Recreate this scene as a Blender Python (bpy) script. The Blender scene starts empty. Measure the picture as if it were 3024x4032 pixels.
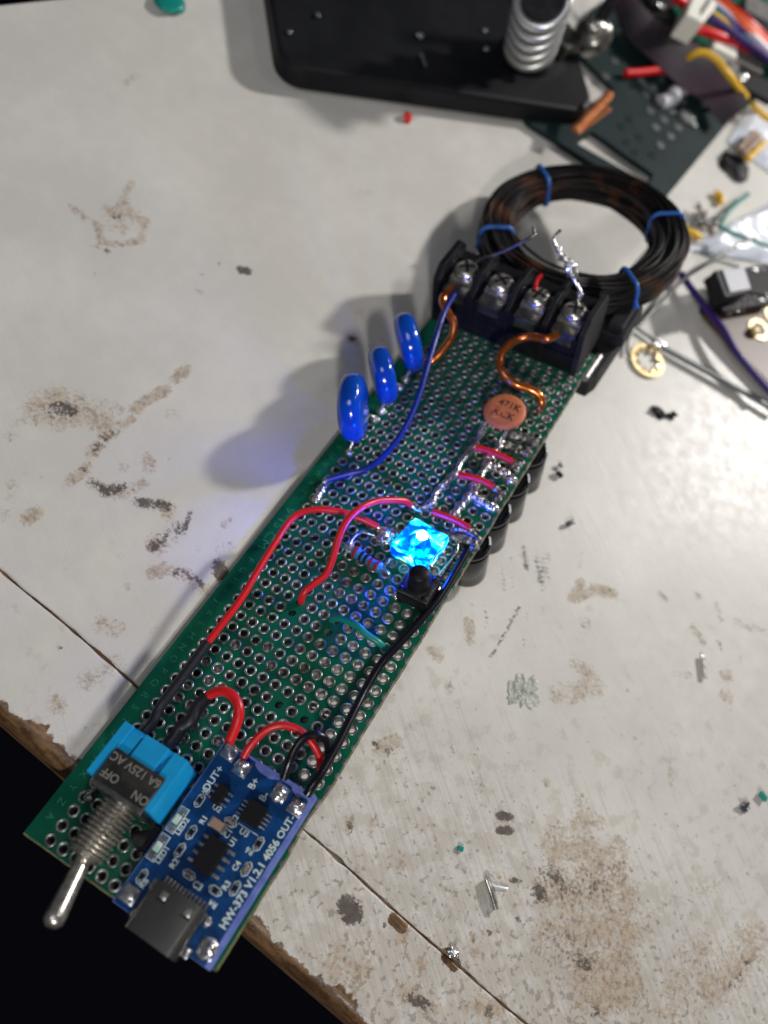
import bpy, bmesh, math, random
import numpy as np
from mathutils import Vector, Matrix, noise
R = math.radians
S = 0.1                                   # meshes are written in millimetres, 1 Blender unit = 1 cm
rnd = random.Random(7)
sc = bpy.context.scene
sc.unit_settings.scale_length = 0.01
col = sc.collection

# ------------------------------------------------------------------ camera
CAM = Vector((9.0143, -67.8958, 151.2764))
RIGHT = Vector((0.80221, 0.50921, 0.31170))
UP = Vector((-0.59555, 0.71933, 0.35761))
BACK = Vector((-0.04212, -0.47251, 0.88032))
FPX = 3342.0
cd = bpy.data.cameras.new('camera')
cd.sensor_fit = 'HORIZONTAL'; cd.sensor_width = 36.0; cd.lens = 36.0*FPX/3024.0
cd.clip_start = 0.5; cd.clip_end = 1000
cd.dof.use_dof = True; cd.dof.focus_distance = 14.5; cd.dof.aperture_fstop = 0.150
cam = bpy.data.objects.new('camera', cd); col.objects.link(cam)
cam.matrix_world = Matrix(((RIGHT.x, UP.x, BACK.x, CAM.x*S), (RIGHT.y, UP.y, BACK.y, CAM.y*S),
                           (RIGHT.z, UP.z, BACK.z, CAM.z*S), (0, 0, 0, 1)))
sc.camera = cam
# ------------------------------------------------------------------ world, lamps, exposure
w = bpy.data.worlds.new('World'); sc.world = w; w.use_nodes = True
w.node_tree.nodes['Background'].inputs[0].default_value = (0.55, 0.6, 0.75, 1)
w.node_tree.nodes['Background'].inputs[1].default_value = 0.05
def area(name, loc, target, size, power, color):
    l = bpy.data.lights.new(name, 'AREA'); l.shape = 'DISK'; l.size = size; l.energy = power; l.color = color
    o = bpy.data.objects.new(name, l); col.objects.link(o); o.location = loc
    o.rotation_euler = (Vector(target)-Vector(loc)).to_track_quat('-Z', 'Y').to_euler()
    return o
area('desk_lamp_light', (32, 60, 40), (0, 2, 0), 5.2, 49000, (1.0, 0.975, 0.935))
area('front_lamp_light', (24, -58, 48), (2, 5, 0), 7.0, 28000, (1.0, 0.975, 0.945))
area('overhead_light', (26, 34, 70), (4, 0, 0), 10, 2600, (1.0, 0.98, 0.95))
area('bag_glare_light', (12, 52, 27), (4, 14, 0), 9, 1500, (1.0, 0.97, 0.93))  # unseen light added behind the bench to make the plastic bag glare
area('ceiling_light', (-22, -34, 78), (0, 5, 0), 30, 10500, (0.93, 0.95, 1.0))
sc.view_settings.view_transform = 'Standard'; sc.view_settings.look = 'None'
sc.view_settings.exposure = 0.0; sc.view_settings.gamma = 1.0
sc.render.resolution_x = 768; sc.render.resolution_y = 1024

# ------------------------------------------------------------------ frames
TILT = R(21.7); CT, ST = math.cos(TILT), math.sin(TILT)
BX = Vector((CT, 0, ST)); BY = Vector((0, 1, 0)); BZ = Vector((-ST, 0, CT))
BO = BX*4.4 + BZ*1.6                       # board frame origin (first plated hole, top face) in world mm
def _ray(px, py):
    return RIGHT*((px-1512)/FPX) - UP*((py-2016)/FPX) - BACK
def T(px, py, h=0.0):                      # point of the bench plane raised by h
    d = _ray(px, py); s = (h-CAM.z)/d.z
    return CAM + d*s
def B(px, py, h=0.0):                      # point of the board plane raised by h, in board coordinates
    d = _ray(px, py); o = BO + BZ*h
    s = (o-CAM).dot(BZ)/d.dot(BZ); p = CAM + d*s - BO
    return Vector((p.dot(BX), p.dot(BY), h))
def Bl(lst): return [B(*q) for q in lst]
def Tl(lst): return [T(*q) for q in lst]

# ------------------------------------------------------------------ materials
def mat(name, color=(.5,.5,.5), rough=.5, metal=0.0, spec=.5, trans=0.0, ior=1.45, emit=None, estr=0, coat=0, sub=0,
        noise_amt=0.0, noise_scale=3.0, color2=None, bump=0.0, bump_scale=20.0, alpha=1.0, rough_var=0.0, stretch=None, contrast=(.4,.6)):
    m = bpy.data.materials.new(name); m.use_nodes = True; nt = m.node_tree; b = nt.nodes['Principled BSDF']
    b.inputs['Base Color'].default_value = (*color, 1); b.inputs['Roughness'].default_value = rough
    b.inputs['Metallic'].default_value = metal; b.inputs['Specular IOR Level'].default_value = spec
    b.inputs['Transmission Weight'].default_value = trans; b.inputs['IOR'].default_value = ior
    b.inputs['Coat Weight'].default_value = coat; b.inputs['Coat Roughness'].default_value = .08
    b.inputs['Alpha'].default_value = alpha
    if sub: b.inputs['Subsurface Weight'].default_value = sub; b.inputs['Subsurface Scale'].default_value = 0.1; b.inputs['Subsurface Radius'].default_value = (1,1,1)
    if emit: b.inputs['Emission Color'].default_value = (*emit, 1); b.inputs['Emission Strength'].default_value = estr
    tc = nt.nodes.new('ShaderNodeTexCoord'); src = tc.outputs['Object']
    if stretch:
        mp = nt.nodes.new('ShaderNodeMapping'); mp.inputs['Scale'].default_value = stretch
        nt.links.new(src, mp.inputs[0]); src = mp.outputs[0]
    if color2 is not None:
        n = nt.nodes.new('ShaderNodeTexNoise'); n.inputs['Scale'].default_value = noise_scale; n.inputs['Detail'].default_value = 5
        r = nt.nodes.new('ShaderNodeValToRGB'); r.color_ramp.elements[0].position = contrast[0]; r.color_ramp.elements[1].position = contrast[1]
        r.color_ramp.elements[0].color = (*color, 1); r.color_ramp.elements[1].color = (*color2, 1)
        nt.links.new(src, n.inputs[0]); nt.links.new(n.outputs[0], r.inputs[0]); nt.links.new(r.outputs[0], b.inputs['Base Color'])
    if rough_var:
        n = nt.nodes.new('ShaderNodeTexNoise'); n.inputs['Scale'].default_value = noise_scale*1.7; n.inputs['Detail'].default_value = 4
        mr = nt.nodes.new('ShaderNodeMapRange'); mr.inputs[1].default_value = .3; mr.inputs[2].default_value = .7
        mr.inputs[3].default_value = max(0.02, rough-rough_var); mr.inputs[4].default_value = min(1, rough+rough_var)
        nt.links.new(src, n.inputs[0]); nt.links.new(n.outputs[0], mr.inputs[0]); nt.links.new(mr.outputs[0], b.inputs['Roughness'])
    if bump:
        n = nt.nodes.new('ShaderNodeTexNoise'); n.inputs['Scale'].default_value = bump_scale; n.inputs['Detail'].default_value = 3
        bp = nt.nodes.new('ShaderNodeBump'); bp.inputs['Strength'].default_value = bump; bp.inputs['Distance'].default_value = .02
        nt.links.new(src, n.inputs[0]); nt.links.new(n.outputs[0], bp.inputs['Height']); nt.links.new(bp.outputs[0], b.inputs['Normal'])
    return m
M = {}
M['green'] = mat('green_soldermask', (0.002,0.078,0.044), .28, color2=(0.003,0.102,0.058), noise_scale=1.2, spec=.55, bump=.06, bump_scale=8, rough_var=.1)
M['fr4'] = mat('bare_board_edge', (0.07,0.10,0.045), .7, color2=(0.18,0.15,0.07), noise_scale=6)
M['silk'] = mat('board_print', (0.03,0.26,0.13), .6, color2=(0.01,0.15,0.08), noise_scale=14)
M['tin'] = mat('tinned_pad', (0.50,0.485,0.47), .40, .9, color2=(0.26,0.25,0.25), noise_scale=4, rough_var=.12)
M['solder'] = mat('solder', (0.72,0.71,0.70), .26, .9, color2=(0.56,0.55,0.56), noise_scale=7, rough_var=.12, bump=.08, bump_scale=9)
M['flux'] = mat('old_solder_and_flux', (0.30,0.29,0.28), .42, .75, color2=(0.10,0.09,0.08), noise_scale=12, bump=.7, bump_scale=18)
M['steel'] = mat('nickel_plate', (0.72,0.68,0.61), .27, .9, color2=(0.58,0.55,0.50), noise_scale=6, rough_var=.1)
M['steel_dark'] = mat('stained_steel', (0.34,0.33,0.30), .36, 1.0, color2=(0.20,0.19,0.175), noise_scale=4, rough_var=.1)
M['plate_black'] = mat('black_printed_plate', (0.016,0.016,0.016), .45, .2, color2=(0.035,0.033,0.031), noise_scale=4, rough_var=.1)
M['silver_print'] = mat('silver_print', (0.62,0.58,0.52), .35, .8)
M['blue_plastic'] = mat('sky_blue_plastic', (0.006,0.30,0.62), .42, color2=(0.006,0.27,0.56), noise_scale=3, bump=.05)
M['blue_epoxy'] = mat('blue_epoxy', (0.002,0.060,0.42), .14, coat=.4, color2=(0.002,0.050,0.36), noise_scale=1.5, bump=.12, bump_scale=3)
M['orange_cer'] = mat('orange_ceramic', (0.56,0.17,0.07), .55, color2=(0.50,0.145,0.06), noise_scale=4, bump=.1)
M['ink'] = mat('dark_ink', (0.05,0.02,0.015), .7)
M['red'] = mat('red_pvc', (0.62,0.012,0.014), .34, color2=(0.55,0.010,0.014), noise_scale=2, bump=.1, bump_scale=5)
M['black_pvc'] = mat('black_pvc', (0.006,0.006,0.010), .25, bump=.08, bump_scale=6)
M['shrink'] = mat('black_heat_shrink', (0.012,0.011,0.016), .46, bump=.25, bump_scale=9)
M['blue_pvc'] = mat('navy_pvc', (0.008,0.022,0.20), .26, bump=.06)
M['green_pvc'] = mat('teal_pvc', (0.004,0.20,0.17), .35, bump=.08)
M['yellow_pvc'] = mat('yellow_pvc', (0.72,0.42,0.02), .4)
M['orange_pvc'] = mat('orange_pvc', (0.75,0.12,0.03), .4)
M['white_pvc'] = mat('lilac_white_pvc', (0.62,0.56,0.66), .4)
M['purple_pvc'] = mat('violet_pvc', (0.03,0.009,0.12), .4)
M['black_plastic'] = mat('black_moulded_plastic', (0.006,0.006,0.009), .45, spec=.28, color2=(0.010,0.010,0.013), noise_scale=4, bump=.12)
M['matt_black'] = mat('matt_black_plastic', (0.018,0.017,0.020), .62, spec=.3, color2=(0.010,0.010,0.012), noise_scale=4, bump=.35, bump_scale=7)
M['cap_sleeve'] = mat('glossy_black_sleeve', (0.007,0.007,0.010), .17, bump=.05)
M['grey_print'] = mat('pale_grey_print', (0.48,0.48,0.52), .5)
M['enamel'] = mat('orange_enamelled_copper', (0.50,0.135,0.022), .20, .75, coat=.8, color2=(0.42,0.10,0.016), noise_scale=3, rough_var=.07)
M['winding'] = mat('dark_enamelled_winding', (0.009,0.007,0.007), .46, .2, color2=(0.16,0.056,0.020), noise_scale=1.1, contrast=(.57,.80), rough_var=.1, spec=.6)
M['tie'] = mat('blue_tie', (0.02,0.11,0.42), .4)
M['module'] = mat('blue_soldermask', (0.003,0.036,0.130), .30, color2=(0.004,0.050,0.180), noise_scale=3.5, bump=.08, bump_scale=10)
M['lavender'] = mat('bare_module_edge', (0.15,0.20,0.54), .7, color2=(0.10,0.14,0.44), noise_scale=6)
M['white_print'] = mat('module_print', (0.58,0.68,0.66), .6)
M['chip'] = mat('chip_epoxy', (0.005,0.005,0.006), .6, spec=.25, bump=.1, bump_scale=20)
M['tan'] = mat('tan_ceramic', (0.28,0.19,0.13), .5)
M['led_lens'] = mat('smd_led_lens', (0.60,0.66,0.58), .3, color2=(0.35,0.55,0.42), noise_scale=9)
M['resistor'] = mat('blue_resistor_coat', (0.02,0.16,0.32), .35, bump=.1)
M['band_black'] = mat('black_band', (0.01,0.01,0.012), .4)
M['band_red'] = mat('red_band', (0.30,0.012,0.02), .4)
M['copper'] = mat('bare_copper', (0.62,0.24,0.10), .38, .85, color2=(0.42,0.14,0.06), noise_scale=6, rough_var=.1)
M['brass'] = mat('pale_brass', (0.52,0.42,0.24), .42, .8, color2=(0.40,0.30,0.16), noise_scale=5)
M['gunmetal'] = mat('painted_steel_base', (0.004,0.0045,0.006), .5, spec=.25, color2=(0.008,0.0085,0.011), noise_scale=.8, bump=.05)
M['old_board'] = mat('dark_green_board', (0.006,0.015,0.017), .6, spec=.2, color2=(0.009,0.022,0.022), noise_scale=1.2)
M['film'] = mat('smoky_film', (0.016,0.014,0.018), .38, color2=(0.035,0.02,0.03), noise_scale=.9, bump=.3, bump_scale=1.5)
M['bag'] = mat('glare_white_bag_film', (0.80,0.84,0.90), .16, color2=(0.66,0.70,0.80), noise_scale=.5, bump=.35, bump_scale=.8, spec=.9, coat=1.0)  # film is clear; its glare is put into the whitish base colour
M['nylon'] = mat('white_nylon', (0.78,0.76,0.68), .45)
M['grey_block'] = mat('grey_block', (0.16,0.15,0.14), .5, color2=(0.11,0.10,0.10), noise_scale=3)
M['brown_board'] = mat('brown_phenolic', (0.05,0.025,0.016), .45, color2=(0.11,0.062,0.040), noise_scale=.7)
M['dull_wire'] = mat('dull_grey_wire', (0.16,0.17,0.17), .4, .7)
M['glob'] = mat('dried_clear_glue', (0.34,0.37,0.32), .38, color2=(0.50,0.50,0.45), noise_scale=7, bump=1.0, bump_scale=12, rough_var=.2)
M['floor'] = mat('dark_floor', (0.0025,0.0028,0.006), .9, spec=.1)
M['wood_side'] = mat('worn_wood_edge', (0.16,0.085,0.038), .75, color2=(0.07,0.035,0.018), noise_scale=2.2, bump=.6, bump_scale=4, stretch=(.3,2,2))

# ------------------------------------------------------------------ object helpers
def tag(o, label=None, cat=None, group=None, kind=None):
    if label: o['label'] = label
    if cat: o['category'] = cat
    if group: o['group'] = group
    if kind: o['kind'] = kind
    return o
def empty(name, loc=(0,0,0), rot=(0,0,0)):
    o = bpy.data.objects.new(name, None); col.objects.link(o); o.location = loc; o.rotation_euler = rot
    o.empty_display_size = .3
    return o
class MB:
    def __init__(s): s.v = []; s.f = []; s.m = []; s.sm = []; s.mats = []
    def mi(s, m):
        if m not in s.mats: s.mats.append(m)
        return s.mats.index(m)
    def add(s, vs, fs, m, smooth=False):
        k = len(s.v); i = s.mi(m)
        s.v += [tuple(v) for v in vs]
        for f in fs: s.f.append([a+k for a in f]); s.m.append(i); s.sm.append(smooth)
    def box(s, c, size, m, rot=None, bev=0.0):
        b = bmesh.new(); bmesh.ops.create_cube(b, size=1)
        for v in b.verts: v.co = Vector((v.co.x*size[0], v.co.y*size[1], v.co.z*size[2]))
        if bev: bmesh.ops.bevel(b, geom=list(b.edges), offset=bev, segments=2, affect='EDGES', profile=.6)
        s.bm(b, m, Matrix.Translation(Vector(c)) @ (rot.to_4x4() if rot is not None else Matrix.Identity(4)), bool(bev) and False)
    def bx(s, x0, x1, y0, y1, z0, z1, m, bev=0.0):
        s.box(((x0+x1)/2, (y0+y1)/2, (z0+z1)/2), (x1-x0, y1-y0, z1-z0), m, None, bev)
    def bm(s, b, m, mx=Matrix.Identity(4), smooth=False):
        b.verts.ensure_lookup_table(); b.verts.index_update()
        s.add([mx @ v.co for v in b.verts], [[v.index for v in f.verts] for f in b.faces], m, smooth); b.free()
    def ring(s, c, u, v, r, n): return [c + u*(math.cos(2*math.pi*k/n)*r) + v*(math.sin(2*math.pi*k/n)*r) for k in range(n)]
    def lathe(s, base, axis, prof, m, n=24, smooth=True, cap0=True, cap1=True, sx=1.0):
        base = Vector(base); ax = Vector(axis).normalized()
        u = ax.orthogonal().normalized(); v = ax.cross(u)
        vs = []
        for r, h in prof: vs += s.ring(base+ax*h, u, v, r, n)
        fs = []
        for i in range(len(prof)-1):
            for k in range(n): fs.append([i*n+k, i*n+(k+1) % n, (i+1)*n+(k+1) % n, (i+1)*n+k])
        if cap0: fs.append(list(range(n))[::-1])
        if cap1: fs.append([(len(prof)-1)*n+k for k in range(n)])
        s.add(vs, fs, m, smooth)
    def cyl(s, p0, p1, r, m, n=20, r1=None, smooth=True):
        p0 = Vector(p0); p1 = Vector(p1); s.lathe(p0, p1-p0, [(r, 0), (r if r1 is None else r1, (p1-p0).length)], m, n, smooth)
    def tube(s, pts, rad, m, n=12, sub=8, caps=True, wob=0.0):
        P = spline(pts, sub) if sub > 1 else [Vector(p) for p in pts]
        N = len(P); rr = rad if callable(rad) else (lambda t: rad)
        t0 = (P[1]-P[0]).normalized(); nrm = t0.orthogonal().normalized(); vs = []
        for i, p in enumerate(P):
            t = (P[min(i+1, N-1)]-P[max(i-1, 0)])
            t = t.normalized() if t.length > 1e-9 else t0
            nrm = (nrm - t*nrm.dot(t)).normalized(); b = t.cross(nrm)
            r = rr(i/(N-1))
            for k in range(n):
                a = 2*math.pi*k/n; q = r*(1+wob*2*noise.noise(Vector((p.x*.8+math.cos(a)*.6, p.y*.8+math.sin(a)*.6, p.z)))) if wob else r; vs.append(p + nrm*math.cos(a)*q + b*math.sin(a)*q)
        fs = [[i*n+k, i*n+(k+1) % n, (i+1)*n+(k+1) % n, (i+1)*n+k] for i in range(N-1) for k in range(n)]
        if caps: fs += [list(range(n))[::-1], [(N-1)*n+k for k in range(n)]]
        s.add(vs, fs, m, True)
    def blob(s, c, r, m, wob=.25, seed=0, sub=3, freq=1.3):
        b = bmesh.new(); bmesh.ops.create_icosphere(b, subdivisions=sub, radius=1)
        r = Vector(r) if hasattr(r, '__len__') else Vector((r, r, r)); c = Vector(c)
        for v in b.verts:
            d = 1 + wob*noise.noise(v.co*freq + Vector((seed*7.3, seed*3.1, 0)))*2
            v.co = Vector((v.co.x*r.x, v.co.y*r.y, v.co.z*r.z))*d
        s.bm(b, m, Matrix.Translation(c), True)
    def poly(s, pts, z0, z1, m, bev=0):
        n = len(pts); vs = [(p[0], p[1], z0) for p in pts]+[(p[0], p[1], z1) for p in pts]
        s.add(vs, [list(range(n))[::-1], [n+k for k in range(n)]]+[[k, (k+1) % n, n+(k+1) % n, n+k] for k in range(n)], m)
    def text(s, txt, at, size, m, direction=(1, 0, 0), up=(0, 1, 0), thick=.02, align='CENTER', weight=0.0, sx=1.0):
        cu = bpy.data.curves.new('t', 'FONT'); cu.body = txt; cu.size = size; cu.align_x = align; cu.align_y = 'CENTER'
        cu.extrude = thick/2; cu.offset = weight; cu.resolution_u = 3
        o = bpy.data.objects.new('t', cu); col.objects.link(o)
        dg = bpy.context.evaluated_depsgraph_get(); me = bpy.data.meshes.new_from_object(o.evaluated_get(dg))
        d = Vector(direction).normalized(); u = Vector(up).normalized(); nrm = d.cross(u)
        mx = Matrix(((d.x*sx, u.x, nrm.x, at[0]), (d.y*sx, u.y, nrm.y, at[1]), (d.z*sx, u.z, nrm.z, at[2]), (0, 0, 0, 1)))
        s.add([mx @ v.co for v in me.vertices], [list(p.vertices) for p in me.polygons], m)
        bpy.data.objects.remove(o); bpy.data.curves.remove(cu); bpy.data.meshes.remove(me)
    def build(s, name, parent=None, label=None, bevel=0.0):
        me = bpy.data.meshes.new(name)
        me.from_pydata([(x*S, y*S, z*S) for x, y, z in s.v], [], s.f)
        for m in s.mats: me.materials.append(m)
        me.polygons.foreach_set('material_index', s.m); me.polygons.foreach_set('use_smooth', s.sm)
        me.validate(); me.update()
        if any(s.sm):
            try: me.set_sharp_from_angle(angle=R(50))
            except Exception: pass
        o = bpy.data.objects.new(name, me); col.objects.link(o)
        if parent: o.parent = parent
        if label: o['label'] = label
        if bevel:
            bv = o.modifiers.new('soft_edges', 'BEVEL'); bv.width = bevel*S; bv.segments = 2; bv.limit_method = 'ANGLE'; bv.angle_limit = R(40)
        return o
def spline(pts, sub=8):
    P = [Vector(p) for p in pts]; Q = [P[0]*2-P[1]]+P+[P[-1]*2-P[-2]]; out = []
    for i in range(1, len(Q)-2):
        a, b, c, d = Q[i-1:i+3]
        for k in range(sub):
            t = k/sub
            out.append(((b*2)+(c-a)*t+(a*2-b*5+c*4-d)*t*t+(b*3-a-c*3+d)*t*t*t)*.5)
    out.append(P[-1]); return out

# ================================================================== SETTING: floor and bench
fl = MB(); fl.box((0, 0, -760), (6000, 6000, 10), M['floor']); tag(fl.build('floor'), kind='structure')

ED = Vector((1, -0.0862, 0)).normalized(); EN = Vector((-ED.y, ED.x, 0)); E0 = Vector((0, -59.6, 0))
GV = 17.1                                   # distance of the plank joint behind the front edge
def uvp(u, v): return E0 + ED*u + EN*v
def bench_material():
    m = bpy.data.materials.new('worn_white_bench_paint'); m.use_nodes = True; nt = m.node_tree; b = nt.nodes['Principled BSDF']
    L = nt.links.new; N = nt.nodes.new
    tc = N('ShaderNodeTexCoord'); at = N('ShaderNodeAttribute'); at.attribute_name = 'wear'
    sep = N('ShaderNodeSeparateColor'); L(at.outputs['Color'], sep.inputs[0])
    def nz(scale, detail=6, stretch=None, rot=0, rough=.6):
        n = N('ShaderNodeTexNoise'); n.inputs['Scale'].default_value = scale; n.inputs['Detail'].default_value = detail; n.inputs['Roughness'].default_value = rough
        if stretch:
            mp = N('ShaderNodeMapping'); mp.inputs['Scale'].default_value = stretch; mp.inputs['Rotation'].default_value = (0, 0, rot)
            mp.vector_type = 'TEXTURE'
            mp.inputs['Scale'].default_value = tuple(1/s for s in stretch)
            L(tc.outputs['Object'], mp.inputs[0]); L(mp.outputs[0], n.inputs[0])
        else: L(tc.outputs['Object'], n.inputs[0])
        return n.outputs[0]
    def math_(op, a, b_, c=None):
        n = N('ShaderNodeMath'); n.operation = op
        for i, x in enumerate((a, b_, c)):
            if x is None: continue
            if isinstance(x, (int, float)): n.inputs[i].default_value = x
            else: L(x, n.inputs[i])
        return n.outputs[0]
    def thr(mask, nzv, lo, hi, amp=1.0, top=1.0):
        s = math_('MULTIPLY_ADD', math_('SUBTRACT', nzv, .5), amp, mask)
        mr = N('ShaderNodeMapRange'); mr.interpolation_type = 'SMOOTHSTEP'; mr.inputs[1].default_value = lo; mr.inputs[2].default_value = hi; mr.inputs[4].default_value = top
        L(s, mr.inputs[0]); return mr.outputs[0]
    def mix(fac, a, b_):
        n = N('ShaderNodeMix'); n.data_type = 'RGBA'
        L(fac, n.inputs[0]) if not isinstance(fac, float) else None
        for i, x in ((6, a), (7, b_)):
            if isinstance(x, tuple): n.inputs[i].default_value = (*x, 1)
            else: L(x, n.inputs[i])
        return n.outputs[2]
    fine = nz(14, 8, None, 0, .7); mid = nz(3.2, 7, None, 0, .65); big = nz(.35, 3)
    c = mix(thr(big, mid, .35, .75, .3), (0.52, 0.50, 0.465), (0.595, 0.575, 0.535))
    # faint yellow-brown stains scattered everywhere, thin scratches, specks
    sp = N('ShaderNodeTexVoronoi'); sp.inputs['Scale'].default_value = 1.5; sp.inputs['Randomness'].default_value = 1
    L(tc.outputs['Object'], sp.inputs['Vector'])
    zone = at.outputs['Alpha']
    blot = thr(zone, nz(2.6, 7, None, 0, .62), .38, .60, 1.7, .30)
    c = mix(blot, c, (0.33, 0.26, 0.19))
    specks = thr(zone, nz(7, 6, None, 0, .6), .64, .76, 2.0, .5)
    c = mix(specks, c, (0.13, 0.09, 0.065))
    scr = thr(zone, nz(3.2, 3, (.16, 4.5, 1), R(-38), .55), .45, .62, 1.3, .26)
    c = mix(scr, c, (0.30, 0.27, 0.24))
    mf = math_('MULTIPLY_ADD', fine, .55, math_('MULTIPLY', mid, .45))
    mf2 = nz(8, 9, None, 0, .75)
    c = mix(thr(sep.outputs[0], mf, .40, .78, 2.8, .68), c, mix(thr(mf2, mf2, .45, .60, 0), (0.40, 0.30, 0.20), (0.15, 0.098, 0.06)))
    c = mix(thr(sep.outputs[1], mf, .42, .76, 2.8, .86), c, (0.045, 0.033, 0.03))
    wd = mix(thr(nz(1.5, 6, (1.0, 6, 1), R(-5)), fine, .35, .7, .5), (0.065, 0.033, 0.016), (0.22, 0.125, 0.058))
    c = mix(thr(sep.outputs[2], mid, .42, .56, 1.1), c, wd)
    L(c, b.inputs['Base Color'])
    rg = N('ShaderNodeMapRange'); rg.inputs[1].default_value = .3; rg.inputs[2].default_value = .7; rg.inputs[3].default_value = .30; rg.inputs[4].default_value = .50
    L(mid, rg.inputs[0]); L(math_('MULTIPLY_ADD', thr(sep.outputs[0], mf, .40, .70, 2.8), .25, rg.outputs[0]), b.inputs['Roughness'])
    b.inputs['Specular IOR Level'].default_value = .45
    # relief: brush and sanding scratches, chips
    h1 = math_('MULTIPLY', nz(5, 4, (.12, 5.5, 1), R(-33), .6), .55)
    h2 = math_('MULTIPLY_ADD', mid, .5, h1); h3 = math_('MULTIPLY_ADD', sep.outputs[2], -1.2, h2)
    h4 = math_('MULTIPLY_ADD', thr(zone, fine, .4, .6, 1.0), .25, math_('MULTIPLY_ADD', thr(sep.outputs[0], mf, .40, .60, 2.8), .45, math_('MULTIPLY_ADD', thr(sep.outputs[1], mf, .42, .6, 2.8), -.5, h3)))
    bp = N('ShaderNodeBump'); bp.inputs['Strength'].default_value = .34; bp.inputs['Distance'].default_value = .02
    L(h4, bp.inputs['Height']); L(bp.outputs[0], b.inputs['Normal'])
    return m
M['bench'] = bench_material()

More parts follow.
